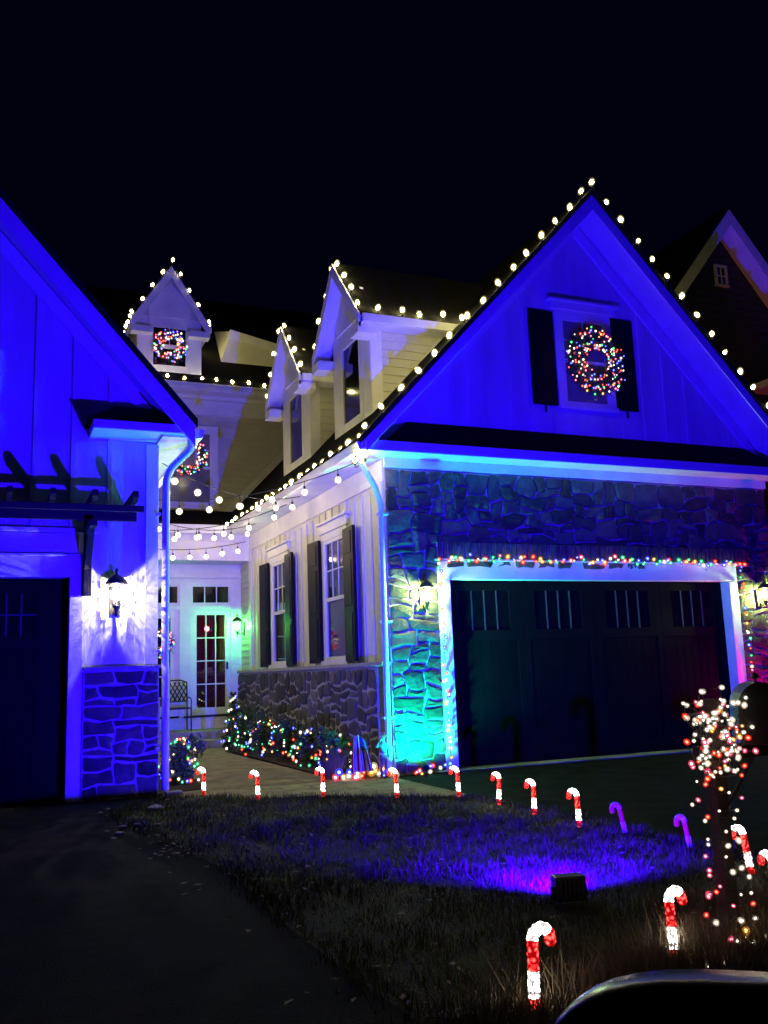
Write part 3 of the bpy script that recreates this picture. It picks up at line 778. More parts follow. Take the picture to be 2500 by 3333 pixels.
dormer_front(3.42, .685, 19.72, 7.78, 9.22, 10.28)
# cross gable flank on the main roof behind the far dormer
MB().prism([(4.73, 20.5, 8.52), (6.5, 20.5, 7.98), (6.5, 20.5, 9.08), (5.0, 20.5, 9.38)], (0, 2.5, 0.9)).obj('cross_gable_wall', CLAP, house)
MB().prism([(4.93, 20.46, 9.20), (6.5, 20.46, 8.90), (6.5, 20.46, 9.10), (4.97, 20.46, 9.41)], (0, .039, 0)).obj('rake_board', WHITE, house)
# tall gable of the house beyond the garage wing
GX, GZ, GY, GS = 13.80, 10.42, 14.0, 1.22
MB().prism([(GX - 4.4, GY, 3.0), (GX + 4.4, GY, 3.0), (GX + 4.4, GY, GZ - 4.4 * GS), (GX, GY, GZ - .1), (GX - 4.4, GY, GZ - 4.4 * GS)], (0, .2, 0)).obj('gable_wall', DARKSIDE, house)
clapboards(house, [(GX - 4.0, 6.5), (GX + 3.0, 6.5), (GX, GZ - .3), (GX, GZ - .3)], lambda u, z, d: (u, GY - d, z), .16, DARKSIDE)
for s in (-1, 1):
    f = lambda x: GX + s * x
    MB().prism([(GX, GY - .5, GZ + .05), (f(4.9), GY - .5, GZ + .05 - 4.9 * GS), (f(4.9), GY + 6, GZ + .05 - 4.9 * GS), (GX, GY + 6, GZ + .05)], (0, 0, .1)).obj('roof', SHINGLE, house)
    MB().prism([(GX, GY - .54, GZ - .28), (f(4.9), GY - .54, GZ - .28 - 4.9 * GS), (f(4.9), GY - .54, GZ + .06 - 4.9 * GS), (GX, GY - .54, GZ + .06)], (0, .05, 0)).obj('rake_board', WHITE, house)
    MB().prism([(GX, GY - .49, GZ - .10), (f(4.9), GY - .49, GZ - .10 - 4.9 * GS), (f(4.9), GY, GZ - .10 - 4.9 * GS), (GX, GY, GZ - .10)], (0, 0, .1)).obj('rake_soffit', WHITE, house)
gw2 = window_x(house, GY - .03, 13.75, 14.02, 9.02, 9.45, 2, 2, .03, False, .03)
bx('eave_return', 14.3, 18.5, GY - .6, GY - .03, 6.72, 6.86, WHITE, house)

# ------------------------------------------------------------------ left garage
gar = thing('garage', (-.55, 13.0, 0), 'white board and batten garage with stone base, dark door and pergola', 'garage')
GL, GR_, GA, GAZ, GSL = -2.87, 1.77, -.55, 7.20, 1.135
gz = lambda x: GAZ - GSL * abs(x - GA)
# wall around the door
bx('wall', .82, GR_, YF + .03, YF + .25, 0, 4.10, SIDING, gar, 0)
bx('wall', GL, -1.92, YF + .03, YF + .25, 0, 4.10, SIDING, gar, 0)
bx('wall', -1.92, .82, YF + .03, YF + .25, 2.47, 4.10, SIDING, gar, 0)
MB().prism([(GL, YF + .03, 4.101), (GR_, YF + .03, 4.101), (GR_, YF + .03, gz(GR_) - .1), (GA, YF + .03, GAZ - .1), (GL, YF + .03, gz(GL) - .1)], (0, .22, 0)).obj('gable_wall', SIDING, gar)
bx('wall', GR_ - .2, GR_ - .002, YF + .26, 17.5, 0, 4.1, SIDING, gar, 0)
bx('wall', GL, GL + .2, YF + .26, 17.5, 0, 4.1, SIDING, gar, 0)
bpoly = [(GL, 3.05), (GR_ - .12, 3.05), (GR_ - .12, 4.0), (GR_ - .12, gz(GR_ - .12) - .2), (GA, GAZ - .35), (GL, gz(GL) - .2)]
battens(gar, bpoly, lambda a, z, d: (a, YF + .03 - d, z), [.39 - .42 * i for i in range(7)] + [.81, 1.22], .05, .034, SIDING)
bx('corner_board', GR_ - .13, GR_ + .02, YF - .005, YF + .03, 1.46, 4.08, WHITE, gar)
ls = bx('stone_wall', .96, GR_ + .03, YF - .04, YF + .03, 0, 1.42, MORTAR, gar, 0)
stones(ls, GR_ + .03 - .97, 1.40, lambda u, v, d: (.97 + u, YF - .04 - d, v), 21, 0.08, 0.013, (0.012, 0.03), 1.0, 0.16, 0.007)
bx('stone_cap', .955, GR_ + .05, YF - .10, YF + .03, 1.421, 1.455, CONCRETE, gar)
# door
tr2 = bx('door_trim', -2.1, 1.0, YF - .03, YF + .06, 2.471, 2.70, WHITE, gar, .008)
bx('casing', .80, .955, YF - .03, YF + .2, 0, 2.47, WHITE, tr2, .008); bx('casing', -2.08, -1.90, YF - .03, YF + .2, 0, 2.47, WHITE, tr2, .008)
bx('drip_cap', -2.15, 1.04, YF - .07, YF + .03, 2.701, 2.73, WHITE, tr2); bx('ledge_trim', -2.3, 1.12, YF - .05, YF + .03, 2.98, 3.03, WHITE, gar)
bx('frieze_board', -2.2, .90, YF - .01, YF + .03, 2.74, 2.97, WHITE, gar)
gd2 = bx('garage_door', -1.90, .80, YF + .2, YF + .24, .01, 2.47, DOORP, gar, 0)
toD2 = lambda u, z, d: (u, YF + .2 - d, z)
for k in range(3):
    a = -1.90 + .9 * k; b = a + .9
    slab('stile', toD2, a + .004, a + .09, .02, 2.46, 0, .02, DOORP, gd2); slab('stile', toD2, b - .34 if k == 2 else b - .09, b - .004, .02, 2.46, 0, .02, DOORP, gd2)
    e = b - (.34 if k == 2 else .09)
    for z0, z1 in ((.02, .16), (1.68, 1.82), (2.30, 2.46)): slab('rail', toD2, a + .09, e, z0, z1, 0, .02, DOORP, gd2)
    nbd = 5
    for i in range(nbd):
        u0 = a + .09 + (e - a - .09) * i / nbd; u1 = a + .09 + (e - a - .09) * (i + 1) / nbd
        slab('board', toD2, u0 + .004, u1 - .004, .16, 1.68, 0, .01, DOORPANEL, gd2, .002)
    for i in range(3):
        u0 = a + .09 + (e - a - .09) * i / 3; u1 = a + .09 + (e - a - .09) * (i + 1) / 3
        for j in range(2):
            slab('pane', toD2, u0 + (.01 if i else 0), u1 - (.01 if i < 2 else 0), 1.82 + .24 * j + (.01 if j else 0), 2.06 + .24 * j - (0 if j else .01), 0, .004, GLASS, gd2, 0)
        if i: slab('muntin', toD2, u0 - .01, u0 + .01, 1.82, 2.30, 0, .018, MUNT, gd2)
        slab('muntin', toD2, u0 + (.01 if i else 0), u1 - (.01 if i < 2 else 0), 2.05, 2.07, 0, .017, MUNT, gd2)
# roof, rakes, eave return
for s in (-1, 1):
    f = lambda x: GA + s * x
    e = 2.70
    MB().prism([(GA, 10.46, GAZ + .06), (f(e), 10.46, GAZ + .06 - e * GSL), (f(e), 17.8, GAZ + .06 - e * GSL), (GA, 17.8, GAZ + .06)], (0, 0, .09)).obj('roof', SHINGLE, gar)
    MB().prism([(GA, 10.49, GAZ - .22), (f(e - .02), 10.49, GAZ - .20 - (e - .02) * GSL), (f(e - .02), 10.49, GAZ + .055 - (e - .02) * GSL), (GA, 10.49, GAZ + .055)], (0, .05, 0)).obj('rake_board', WHITE, gar, bevel=.005)
    MB().prism([(GA, 10.54, GAZ - .07), (f(e - .05), 10.54, GAZ - .07 - (e - .05) * GSL), (f(e - .05), YF + .03, GAZ - .07 - (e - .05) * GSL), (GA, YF + .03, GAZ - .07)], (0, 0, .05)).obj('rake_soffit', WHITE, gar)
    MB().prism([(GA, YF - .01, GAZ - .36), (f(2.1), YF - .01, GAZ - .34 - 2.1 * GSL), (f(2.1), YF - .01, GAZ - .08 - 2.1 * GSL), (GA, YF - .01, GAZ - .1)], (0, .04, 0)).obj('rake_frieze', WHITE, gar, bevel=.005)
    MB().box(min(f(e - .02), f(2.32)), max(f(e - .02), f(2.32)), 10.6, 17.5, 4.085, 4.11).obj('soffit', WHITE, gar)
    MB().prism([(f(e - .03), 10.55, 4.06), (f(e + .08), 10.55, 4.09), (f(e + .1), 10.55, 4.18), (f(e - .02), 10.55, 4.18)], (0, 7.0, 0)).obj('gutter', GUTTER, gar)
bx('eave_return', .98, 2.10, 10.52, YF + .02, 4.11, 4.22, WHITE, gar, .01)
MB().add([(.92, 10.50, 4.222), (2.0, 10.50, 4.222), (1.95, YF, 4.28), (.92, YF, 4.222), (1.28, YF - .02, 4.52), (1.72, YF - .02, 4.52)], [(0, 1, 5, 4), (0, 4, 3), (1, 2, 5), (4, 5, 2, 3)]).obj('return_roof', SHINGLE, gar)
# pergola over the door: brackets, front beams and rafters
per = bx('pergola', -2.2, 1.46, 10.44, 10.50, 3.04, 3.18, WOODD, gar, .006)
bx('beam', -2.2, 1.50, 10.16, 10.21, 3.10, 3.17, WOODD, per)
for x in [1.36 - .42 * i for i in range(9)]:
    MB().prism([(x, YF + .02, 3.19), (x, 10.06, 3.19), (x, 9.98, 3.23), (x, 10.0, 3.30), (x, YF + .02, 3.30)], (.055, 0, 0)).obj('rafter', WOODD, per)
for x in (.94, -2.08):
    bx('bracket_post', x, x + .09, YF - .10, YF - .031, 2.25, 3.18, WOODD, per)
    MB().prism([(x + .01, YF - .1, 2.55), (x + .01, YF - .1, 2.70), (x + .01, 10.5, 3.04), (x + .01, 10.44, 3.04)], (.07, 0, 0)).obj('brace', WOODD, per)
    bx('bracket_arm', x + .005, x + .085, 10.3, YF - .101, 2.96, 3.035, WOODD, per)
ds2 = pipe(gar, elbow([(2.12, 10.70, 4.08), (2.12, 10.72, 3.98), (1.86, 10.90, 3.72), (1.86, 10.90, 1.45), (1.86, 10.86, 1.36), (1.86, 10.86, .06)]), r=.045)
for z in (3.2, 1.6, .5): bx('strap', 1.75, 1.80, 10.87, 10.97, z, z + .03, GUTTER, ds2)
bx('splash_end', 1.84, 2.02, 10.66, 10.80, .0, .06, CONCRETE, ds2)

# ------------------------------------------------------------------ wall lanterns
def lantern(loc, label, rz, glow, k=1.0, point=None):
    t = thing('wall_lantern', loc, label, 'lantern', None, rz)
    bx('backplate', -.05 * k, .05 * k, -.02, 0, -.18 * k, .10 * k, BRONZE, t, .004, local=True)
    MB().tube([(0, -.01, -.12 * k), (0, -.08 * k, -.16 * k), (0, -.15 * k, -.13 * k), (0, -.15 * k, -.10 * k)], .012 * k, 6).obj('arm', BRONZE, t, True, True)
    MB().lathe((0, -.15 * k, 0), [(.012 * k, -.20 * k), (.018 * k, -.16 * k), (.028 * k, -.12 * k), (.042 * k, -.10 * k), (.04 * k, -.09 * k)], 10).obj('base_cup', BRONZE, t, True, True)
    MB().lathe((0, -.15 * k, 0), [(.105 * k, .12 * k), (.11 * k, .13 * k), (.085 * k, .165 * k), (.045 * k, .20 * k), (.018 * k, .215 * k), (.012 * k, .235 * k), (.022 * k, .255 * k), (.006 * k, .28 * k)], 14).obj('cap', BRONZE, t, True, True)
    MB().lathe((0, -.15 * k, 0), [(.041 * k, -.089 * k), (.075 * k, .0), (.095 * k, .119 * k)], 14).obj('glass', LGLASS, t, True, True)
    for a in range(4):
        q = math.pi / 4 + a * math.pi / 2; c_, s_ = math.cos(q), math.sin(q)
        MB().tube([(c_ * .044 * k, -.15 * k + s_ * .044 * k, -.088 * k), (c_ * .097 * k, -.15 * k + s_ * .097 * k, .119 * k)], .004 * k, 5).obj('rib', BRONZE, t, True, True)
    me = sphere_mesh('bulb', glow, .045 * k, 10, 8, 1.3)
    inst('bulb', me, (0, -.15 * k, .02 * k), t, local=True)
    if point:
        l = bpy.data.lights.new('lamp', 'POINT'); l.energy = point; l.shadow_soft_size = .012; l.color = (1.0, .93, .80)
        l.use_nodes = True; T = l.node_tree; em = T.nodes['Emission']
        tc = T.nodes.new('ShaderNodeTexCoord'); sp = T.nodes.new('ShaderNodeSeparateXYZ')
        T.links.new(tc.outputs['Normal'], sp.inputs[0])
        ab = T.nodes.new('ShaderNodeMath'); ab.operation = 'ABSOLUTE'; T.links.new(sp.outputs[1], ab.inputs[0])
        mxm = T.nodes.new('ShaderNodeMath'); mxm.operation = 'MAXIMUM'; mxm.inputs[1].default_value = .12; T.links.new(ab.outputs[0], mxm.inputs[0])
        dv = T.nodes.new('ShaderNodeMath'); dv.operation = 'DIVIDE'; T.links.new(sp.outputs[0], dv.inputs[0]); T.links.new(mxm.outputs[0], dv.inputs[1])
        dz = T.nodes.new('ShaderNodeMath'); dz.operation = 'DIVIDE'; T.links.new(sp.outputs[2], dz.inputs[0]); T.links.new(mxm.outputs[0], dz.inputs[1])
        cb = T.nodes.new('ShaderNodeCombineXYZ'); T.links.new(dv.outputs[0], cb.inputs[0])
        sz = T.nodes.new('ShaderNodeMath'); sz.operation = 'MULTIPLY'; sz.inputs[1].default_value = .30; T.links.new(dz.outputs[0], sz.inputs[0]); T.links.new(sz.outputs[0], cb.inputs[1])
        no = T.nodes.new('ShaderNodeTexNoise'); no.inputs['Scale'].default_value = 4.6; no.inputs['Detail'].default_value = 3; no.inputs['Distortion'].default_value = 1.2
        T.links.new(cb.outputs[0], no.inputs['Vector'])
        # thin bright folds of light between the ripples of the seeded glass
        s1 = T.nodes.new('ShaderNodeMath'); s1.operation = 'SUBTRACT'; s1.inputs[1].default_value = .5; T.links.new(no.outputs[0], s1.inputs[0])
        s2 = T.nodes.new('ShaderNodeMath'); s2.operation = 'ABSOLUTE'; T.links.new(s1.outputs[0], s2.inputs[0])
        mr = T.nodes.new('ShaderNodeMapRange'); mr.inputs[1].default_value = 0; mr.inputs[2].default_value = .075; mr.inputs[3].default_value = 5.0; mr.inputs[4].default_value = .05
        T.links.new(s2.outputs[0], mr.inputs[0]); T.links.new(mr.outputs[0], em.inputs['Strength'])
        lo = bpy.data.objects.new('lamp', l); reg(lo, t, True); lo.location = (0, -.15 * k, .02 * k)
    return t
E_LW = clear_emis('lantern_bulb_glow', (1.0, .95, .85), 14.0, .5)
lantern((1.30, YF + .028, 2.24), 'white glowing wall lantern beside the left garage door, throwing rippled light', 0, E_LW, 1.15, LANTERN_W)
lantern((5.20, YF - .045, 2.24), 'small wall lantern on the turquoise lit stone pier', 0, E_LIME, .9)
lantern((10.98, YF - .045, 2.24), 'wall lantern on the red lit stone pier behind the mailbox', 0, E_LIME, .9)
lantern((XL - .03, 18.38, 2.28), 'green glowing wall lantern beside the glass porch door', -math.pi / 2, E_GREEN, .95)

# ------------------------------------------------------------------ floodlight and garden spots
fl = thing('floodlight', (2.92, 4.47, .0), 'black box floodlight standing on the lawn, washing the gables in blue light', 'floodlight', rz=R(-14))
bx('housing', -.085, .085, -.05, .05, .035, .165, PLASTIC, fl, .008, True)
for i in range(6): bx('cooling_fin', -.07 + .024 * i, -.062 + .024 * i, -.066, -.05, .05, .15, PLASTIC, fl, 0, True)
bx('bracket', -.10, -.087, -.01, .01, .0, .11, METAL, fl, 0, True); bx('bracket', .087, .10, -.01, .01, .0, .11, METAL, fl, 0, True); bx('bracket', -.10, .10, -.012, .012, -.0, .012, METAL, fl, 0, True)
bx('lens', -.075, .075, .05, .054, .045, .155, LGLASS, fl, 0, True)
MB().tube([(-.03, -.06, .02), (-.10, -.16, .012), (-.02, -.34, .012), (.16, -.50, .012), (.24, -.74, .012), (.20, -.92, .012)], .006, 6).obj('cord', WIRE, fl, True, True)
def spot(parent, loc, target, watts, col, size, blend, soft):
    l = bpy.data.lights.new('lamp', 'SPOT'); l.energy = watts; l.color = col; l.spot_size = R(size); l.spot_blend = blend; l.shadow_soft_size = soft
    o = bpy.data.objects.new('lamp', l); C.objects.link(o); o.parent = parent
    mw = Matrix.Translation(parent.location) @ Matrix.Rotation(parent.rotation_euler.z, 4, 'Z')
    d = (Vector(target) - Vector(loc)); q = d.to_track_quat('-Z', 'Y').to_matrix().to_4x4()
    o.matrix_local = mw.inverted() @ (Matrix.Translation(Vector(loc)) @ q)
    return o
spot(fl, (2.94, 4.56, .085), (5.2, 9.6, 7.2), FLOOD_W, FLOOD_COL, 156, .45, .03)
def garden_spot(loc, target, watts, col, label):
    t = thing('garden_spotlight', loc, label, 'spotlight')
    MB().tube([(0, 0, -.01), (0, 0, .10)], .008, 6).obj('stake', METAL, t, False, True)
    MB().tube([(0, -.03, .12), (0, .015, .12), (0, .045, .135)], [.03, .042, .048], 12).obj('head', METAL, t, True, True)
    MB().tube([(0, .046, .1355), (0, .049, .137)], .043, 12).obj('lens', LGLASS, t, True, True)
    spot(t, (loc[0], loc[1] + .065, loc[2] + .145), target, watts, col, 158, 1.0, .03)
garden_spot((4.93, 10.50, .0), (5.08, 11.0, 1.7), CYAN_W, (0.0, 1.0, .50), 'small dark spotlight on a stake, shining turquoise onto the stone pier')
garden_spot((10.95, 10.45, .0), (11.0, 11.0, .9), MAGENTA_W, (1.0, .0, .16), 'small dark spotlight shining red onto the stone pier by the mailbox')

# ------------------------------------------------------------------ string lights
def bulb_mesh(name, mt, r, sz, n=8, k=6, halo_shell=None, rc=0.0, szc=1.0):
    """a bright core plus its lens halo, painted as a larger, faintly glowing cover"""
    a = sphere_mesh(name, mt, r, n, k, sz)
    if not halo_shell: return a
    b = sphere_mesh('halo_shell', halo_shell, rc, n + 2, k + 1, szc)
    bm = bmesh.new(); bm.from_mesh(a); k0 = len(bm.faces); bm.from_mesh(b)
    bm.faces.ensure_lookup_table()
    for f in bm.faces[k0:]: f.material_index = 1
    bm.to_mesh(a); bm.free(); a.materials.append(halo_shell)
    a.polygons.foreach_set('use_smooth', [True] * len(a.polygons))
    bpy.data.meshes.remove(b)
    return a
HALO_C9 = clear_emis('warm_halo_shell', (1.0, 0.82, 0.22), 0.55, .42)  # camera glow around each bulb, put into an added translucent shell
HALO_GL = clear_emis('globe_halo_shell', (1.0, 0.78, 0.50), 1.1, .40)
HALO_MINI = [clear_emis('mini_halo_%d' % i, c_, s_, .55) for i, (c_, s_) in enumerate((((1.0, .03, .02), 1.0), ((.03, 1.0, .30), .55), ((.04, .05, 1.0), 1.5), ((1.0, .36, .04), .8), ((1.0, .80, .55), .7), ((1.0, .08, .16), 1.0)))]
C9 = bulb_mesh('bulb', E_C9, .026, 1.45, 8, 7, HALO_C9, .046, 1.4)
SOCK = MB().tube([(0, 0, -.085), (0, 0, -.045)], .016, 6).mesh('socket', WIRE)
GLOBE = bulb_mesh('bulb', E_GLOBE, .034, 1.0, 10, 8, HALO_GL, .052, 1.0)
GSOCK = MB().tube([(0, 0, .035), (0, 0, .085)], .016, 6).mesh('socket', WIRE)
MINIM = [bulb_mesh('bulb', m_, .0085, 1.2, 6, 5, c_, .020, 1.15) for m_, c_ in zip(MINI, HALO_MINI)]
MINIS = [bulb_mesh('bulb', m_, .0055, 1.2, 6, 5, c_, .0125, 1.15) for m_, c_ in zip(MINI, HALO_MINI)]

def c9_string(label, pts, n, lift=.10, off=(0, 0, 0), group=None):
    """warm bulbs clipped upright along an edge"""
    P = [Vector(p) for p in pts]; L = [0]
    for i in range(1, len(P)): L.append(L[-1] + (P[i] - P[i - 1]).length)
    t = thing('string_lights', tuple(P[0]), label, 'string lights', group)
    def at(s):
        for i in range(1, len(P)):
            if s <= L[i] + 1e-6: return P[i - 1].lerp(P[i], (s - L[i - 1]) / max(1e-6, L[i] - L[i - 1]))
        return P[-1]
    wp = []
    for i in range(n):
        p = at(L[-1] * i / (n - 1)) + Vector(off)
        q = p + Vector((rnd.uniform(-.03, .03), rnd.uniform(-.02, .02), lift + rnd.uniform(-.025, .02)))
        inst('bulb', C9, q, t, rot=(rnd.uniform(-.5, .5), rnd.uniform(-.5, .5), 0), scale=rnd.uniform(.85, 1.12))
        inst('socket', SOCK, q, t)
        wp.append(p + Vector((0, 0, lift - .085)))
        if i < n - 1: wp.append((p + at(L[-1] * (i + 1) / (n - 1)) + Vector(off)) / 2 + Vector((0, 0, lift - .10)))
    MB().tube(wp, .006, 5).obj('wire', WIRE, t)
    return t
top = RZ + .15
c9_string('warm bulbs climbing the left slope of the big blue gable', [(EX + .0, 10.46, EZ + .13), (RX - .18, 10.46, RZ - .04)], 15)
c9_string('warm bulbs running down the right slope of the big blue gable from its peak', [(RX, 10.46, top + .02), (2 * RX - EX, 10.46, EZ + .13)], 16)
c9_string('warm bulbs along the side eave below the two dormers', [(EX - .04, 10.6, 4.17), (EX - .04, 18.0, 4.17)], 22, .08)
c9_string('cluster of warm bulbs bunched at the gutter corner above the downspout', [(EX - .06, 10.56, 4.04), (EX + .06, 10.62, 4.02), (EX + .02, 10.9, 4.0)], 4, .0)
for (yc, hw, (tp, xf), lab) in ((12.19, .735, D1, 'near'), (14.90, .75, D2, 'far')):
    ze = tp + .10 - (hw + .27) * 1.15; xe = EX + (ze - EZ) / SL
    nm = 'dormer closest to the stone garage front' if lab == 'near' else 'dormer farthest from the stone garage front'
    c9_string('warm bulbs up the peak of the ' + nm, [(xf, yc + hw + .2, ze + .06), (xf, yc, tp + .1), (xf, yc - hw - .22, ze + .06)], 8)
    c9_string('warm bulbs along the gutter of the ' + nm, [(xf + .28, yc - hw - .30, ze - .02), (xe - .1, yc - hw - .30, ze - .02)], 5, .09)
c9_string('warm bulbs along the upper cornice under the wreathed dormer', [(1.6, 19.5, 7.70), (6.2, 19.5, 7.70)], 14, .10)
c9_string('warm bulbs over the peak of the dormer with a wreath', [(2.59, 19.48, 9.06), (3.42, 19.48, 10.39), (4.25, 19.48, 9.06)], 9, .12)
c9_string('warm bulbs along the left gutter of the dormer with a wreath', [(2.55, 19.5, 9.0), (2.55, 21.8, 9.0)], 8, .08)
c9_string('warm bulbs along the right gutter of the dormer with a wreath', [(4.30, 19.5, 9.0), (4.30, 21.1, 9.0)], 5, .08)

def cafe_string(label, a, b, n, sag, skip=0.0):
    a, b = Vector(a), Vector(b)
    t = thing('cafe_string_lights', tuple(a), label, 'string lights', 'globe string lights over the courtyard')
    at = lambda s: a.lerp(b, s) - Vector((0, 0, sag * 4 * s * (1 - s)))
    MB().tube([at(i / 24) for i in range(25)], .007, 5).obj('wire', WIRE, t)
    for i in range(n):
        p = at((i + .5 + skip) / n) - Vector((0, 0, .13 + rnd.uniform(0, .03)))
        inst('bulb', GLOBE, p, t); inst('socket', GSOCK, p, t)
        MB().tube([p + Vector((0, 0, .08)), p + Vector((0, 0, .16))], .004, 4).obj('drop_wire', WIRE, t)
cafe_string('globe light strand running from the downspout corner across the courtyard', (4.40, 11.2, 4.05), (1.90, 13.7, 3.95), 7, .22)
cafe_string('globe light strand running from above the side window closest to the downspout', (4.40, 13.6, 4.05), (1.90, 11.4, 3.95), 7, .20)
cafe_string('globe light strand running from above the gap between the side windows', (4.40, 14.3, 4.05), (1.90, 16.2, 3.95), 7, .24)
cafe_string('globe light strand running from above the side window closest to the porch', (4.40, 16.3, 4.05), (1.90, 14.6, 3.95), 7, .22)
cafe_string('globe light strand hanging low in front of the porch beam', (4.45, 17.2, 3.85), (1.90, 16.7, 3.70), 8, .14)

def mini_string(label, pts, n, jit, sizes=MINIM, cols=None, wr=.004, bulbscale=(0.8, 1.25), group=None):
    P = [Vector(p) for p in pts]; L = [0]
    for i in range(1, len(P)): L.append(L[-1] + (P[i] - P[i - 1]).length)
    t = thing('string_lights', tuple(P[0]), label, 'string lights', group)
    wp = []
    for i in range(n):
        s = L[-1] * i / (n - 1); k = 1
        while k < len(P) - 1 and L[k] < s: k += 1
        p = P[k - 1].lerp(P[k], (s - L[k - 1]) / max(1e-6, L[k] - L[k - 1]))
        p = p + Vector((rnd.gauss(0, jit), rnd.gauss(0, jit * .5), rnd.gauss(0, jit)))
        wp.append(p)
        inst('bulb', sizes[rnd.choice(cols) if cols else rnd.randrange(6)], p + Vector((0, -.012, 0)), t, rot=(rnd.uniform(0, 3), rnd.uniform(0, 3), 0), scale=rnd.uniform(*bulbscale))
    MB().tube(wp, wr, 4).obj('wire', WIRE, t)
    return t
mini_string('multicoloured lights along the top of the wide garage door frame', [(5.42, 10.90, 2.74), (10.66, 10.90, 2.74)], 92, .028, bulbscale=(1.0, 1.9))
mini_string('multicoloured lights hanging down the left side of the wide garage door frame', [(5.44, 10.90, 2.70), (5.47, 10.90, .05)], 36, .02, bulbscale=(.9, 1.5))
mini_string('multicoloured lights hanging down the right side of the wide garage door frame', [(10.64, 10.90, 2.70), (10.64, 10.90, .05)], 34, .02, bulbscale=(.9, 1.5))
mini_string('tangle of red and white lights on the ground around the soldier statue', [(3.92, 10.95, .05), (4.2, 10.85, .06), (4.45, 10.98, .08), (4.62, 10.82, .05)], 24, .035, cols=[0, 3, 4, 4, 5, 2], bulbscale=(1.6, 2.8))
mini_string('multicoloured lights lying along the foot of the turquoise pier', [(4.9, 10.86, .04), (5.45, 10.88, .04)], 12, .03, bulbscale=(1.0, 1.6))

# ------------------------------------------------------------------ shrubs with net lights
def leafy(name, c, rx, ry, rz, n, size, mt, seed, cone=False):
    g = random.Random(seed); m = MB()
    lob = [(g.uniform(-.5, .5) * rx, g.uniform(-.5, .5) * ry, g.uniform(.1, .9) * rz, g.uniform(.35, .6)) for _ in range(9)]
    for _ in range(n):
        if cone:
            h = g.random() ** 1.4; rr = (1 - h) ** .8 * g.uniform(.35, 1) ; a = g.uniform(0, 6.283)
            p = Vector((rx * rr * math.cos(a), ry * rr * math.sin(a), rz * h))
        else:
            l = g.choice(lob); a = g.uniform(0, 6.283); u = g.uniform(-1, 1); q = math.sqrt(1 - u * u); rr = g.uniform(.55, 1) * l[3]
            p = Vector((l[0] + rx * rr * q * math.cos(a), l[1] + ry * rr * q * math.sin(a), l[2] + rz * rr * u * .8))
            if p.z < .02: p.z = g.uniform(.02, .1)
        d = Vector((g.uniform(-1, 1), g.uniform(-1, 1), g.uniform(-.3, 1))).normalized()
        s = d.cross(Vector((g.uniform(-1, 1), g.uniform(-1, 1), g.uniform(-1, 1)))).normalized()
        L = size * g.uniform(.7, 1.5); W = L * .32
        P = Vector(c) + p
        m.add([P, P + d * L * .5 + s * W, P + d * L, P + d * L * .5 - s * W], [(0, 1, 2, 3)])
    return m
def shrub(loc, rx, ry, h, label, seed, nb, cone=False):
    g = random.Random(seed)
    t = thing('shrub', loc, label, 'shrub', 'shrubs by the stone walls')
    leafy('foliage', loc, rx, ry, h, 1500, .05, LEAF, seed, cone).obj('foliage', LEAF, t)
    st = MB()
    for _ in range(7):
        a = g.uniform(0, 6.28); st.tube([loc, (loc[0] + .5 * rx * math.cos(a), loc[1] + .5 * ry * math.sin(a), h * .7)], [.012, .004], 5)
    st.obj('stems', STEM, t)
    s = thing('net_lights', loc, 'multicoloured mini lights draped over the ' + label, 'string lights', 'lights on the shrubs')
    wp = []
    for i in range(nb):
        if cone:
            f = i / nb; a = f * 34; rr = (1 - f) ** .8 * 1.02
            p = Vector((loc[0] + rx * rr * math.cos(a), loc[1] + ry * rr * math.sin(a), h * f + .04))
        else:
            a = g.uniform(2.2, 6.9); u = g.uniform(.05, 1)
            q = math.sqrt(max(0, 1 - u * u)) * g.uniform(.8, 1.08)
            p = Vector((loc[0] + rx * q * math.cos(a), loc[1] + ry * q * math.sin(a), max(.05, h * u * 1.06)))
        wp.append(p)
        inst('bulb', MINIM[g.choice([0, 1, 1, 2, 2, 3, 4, 4, 4])], p, s, scale=g.uniform(.8, 1.4))
    if cone: MB().tube(wp, .003, 4).obj('wire', WIRE, s)
    else:
        wp.sort(key=lambda v: (round(v.z * 5), v.y)); MB().tube(wp, .003, 4).obj('wire', WIRE, s)
shrub((4.28, 11.95, .02), .28, .34, .46, 'round shrub behind the soldier statue', 1, 20)
shrub((4.25, 12.9, .02), .30, .48, .50, 'shrub under the window closest to the downspout', 2, 36)
shrub((4.22, 14.0, .02), .32, .52, .52, 'shrub between the two shuttered side windows', 3, 40)
shrub((4.20, 15.1, .02), .32, .50, .55, 'shrub under the shuttered window closest to the porch', 4, 40)
shrub((4.18, 16.3, .02), .30, .42, .60, 'shrub just in front of the cone shaped shrub', 5, 34)
shrub((4.22, 17.3, .02), .24, .24, .98, 'narrow cone shaped shrub at the porch corner', 6, 58, True)
shrub((2.24, 12.0, .02), .30, .36, .52, 'round shrub tucked behind the left garage downspout', 7, 40)

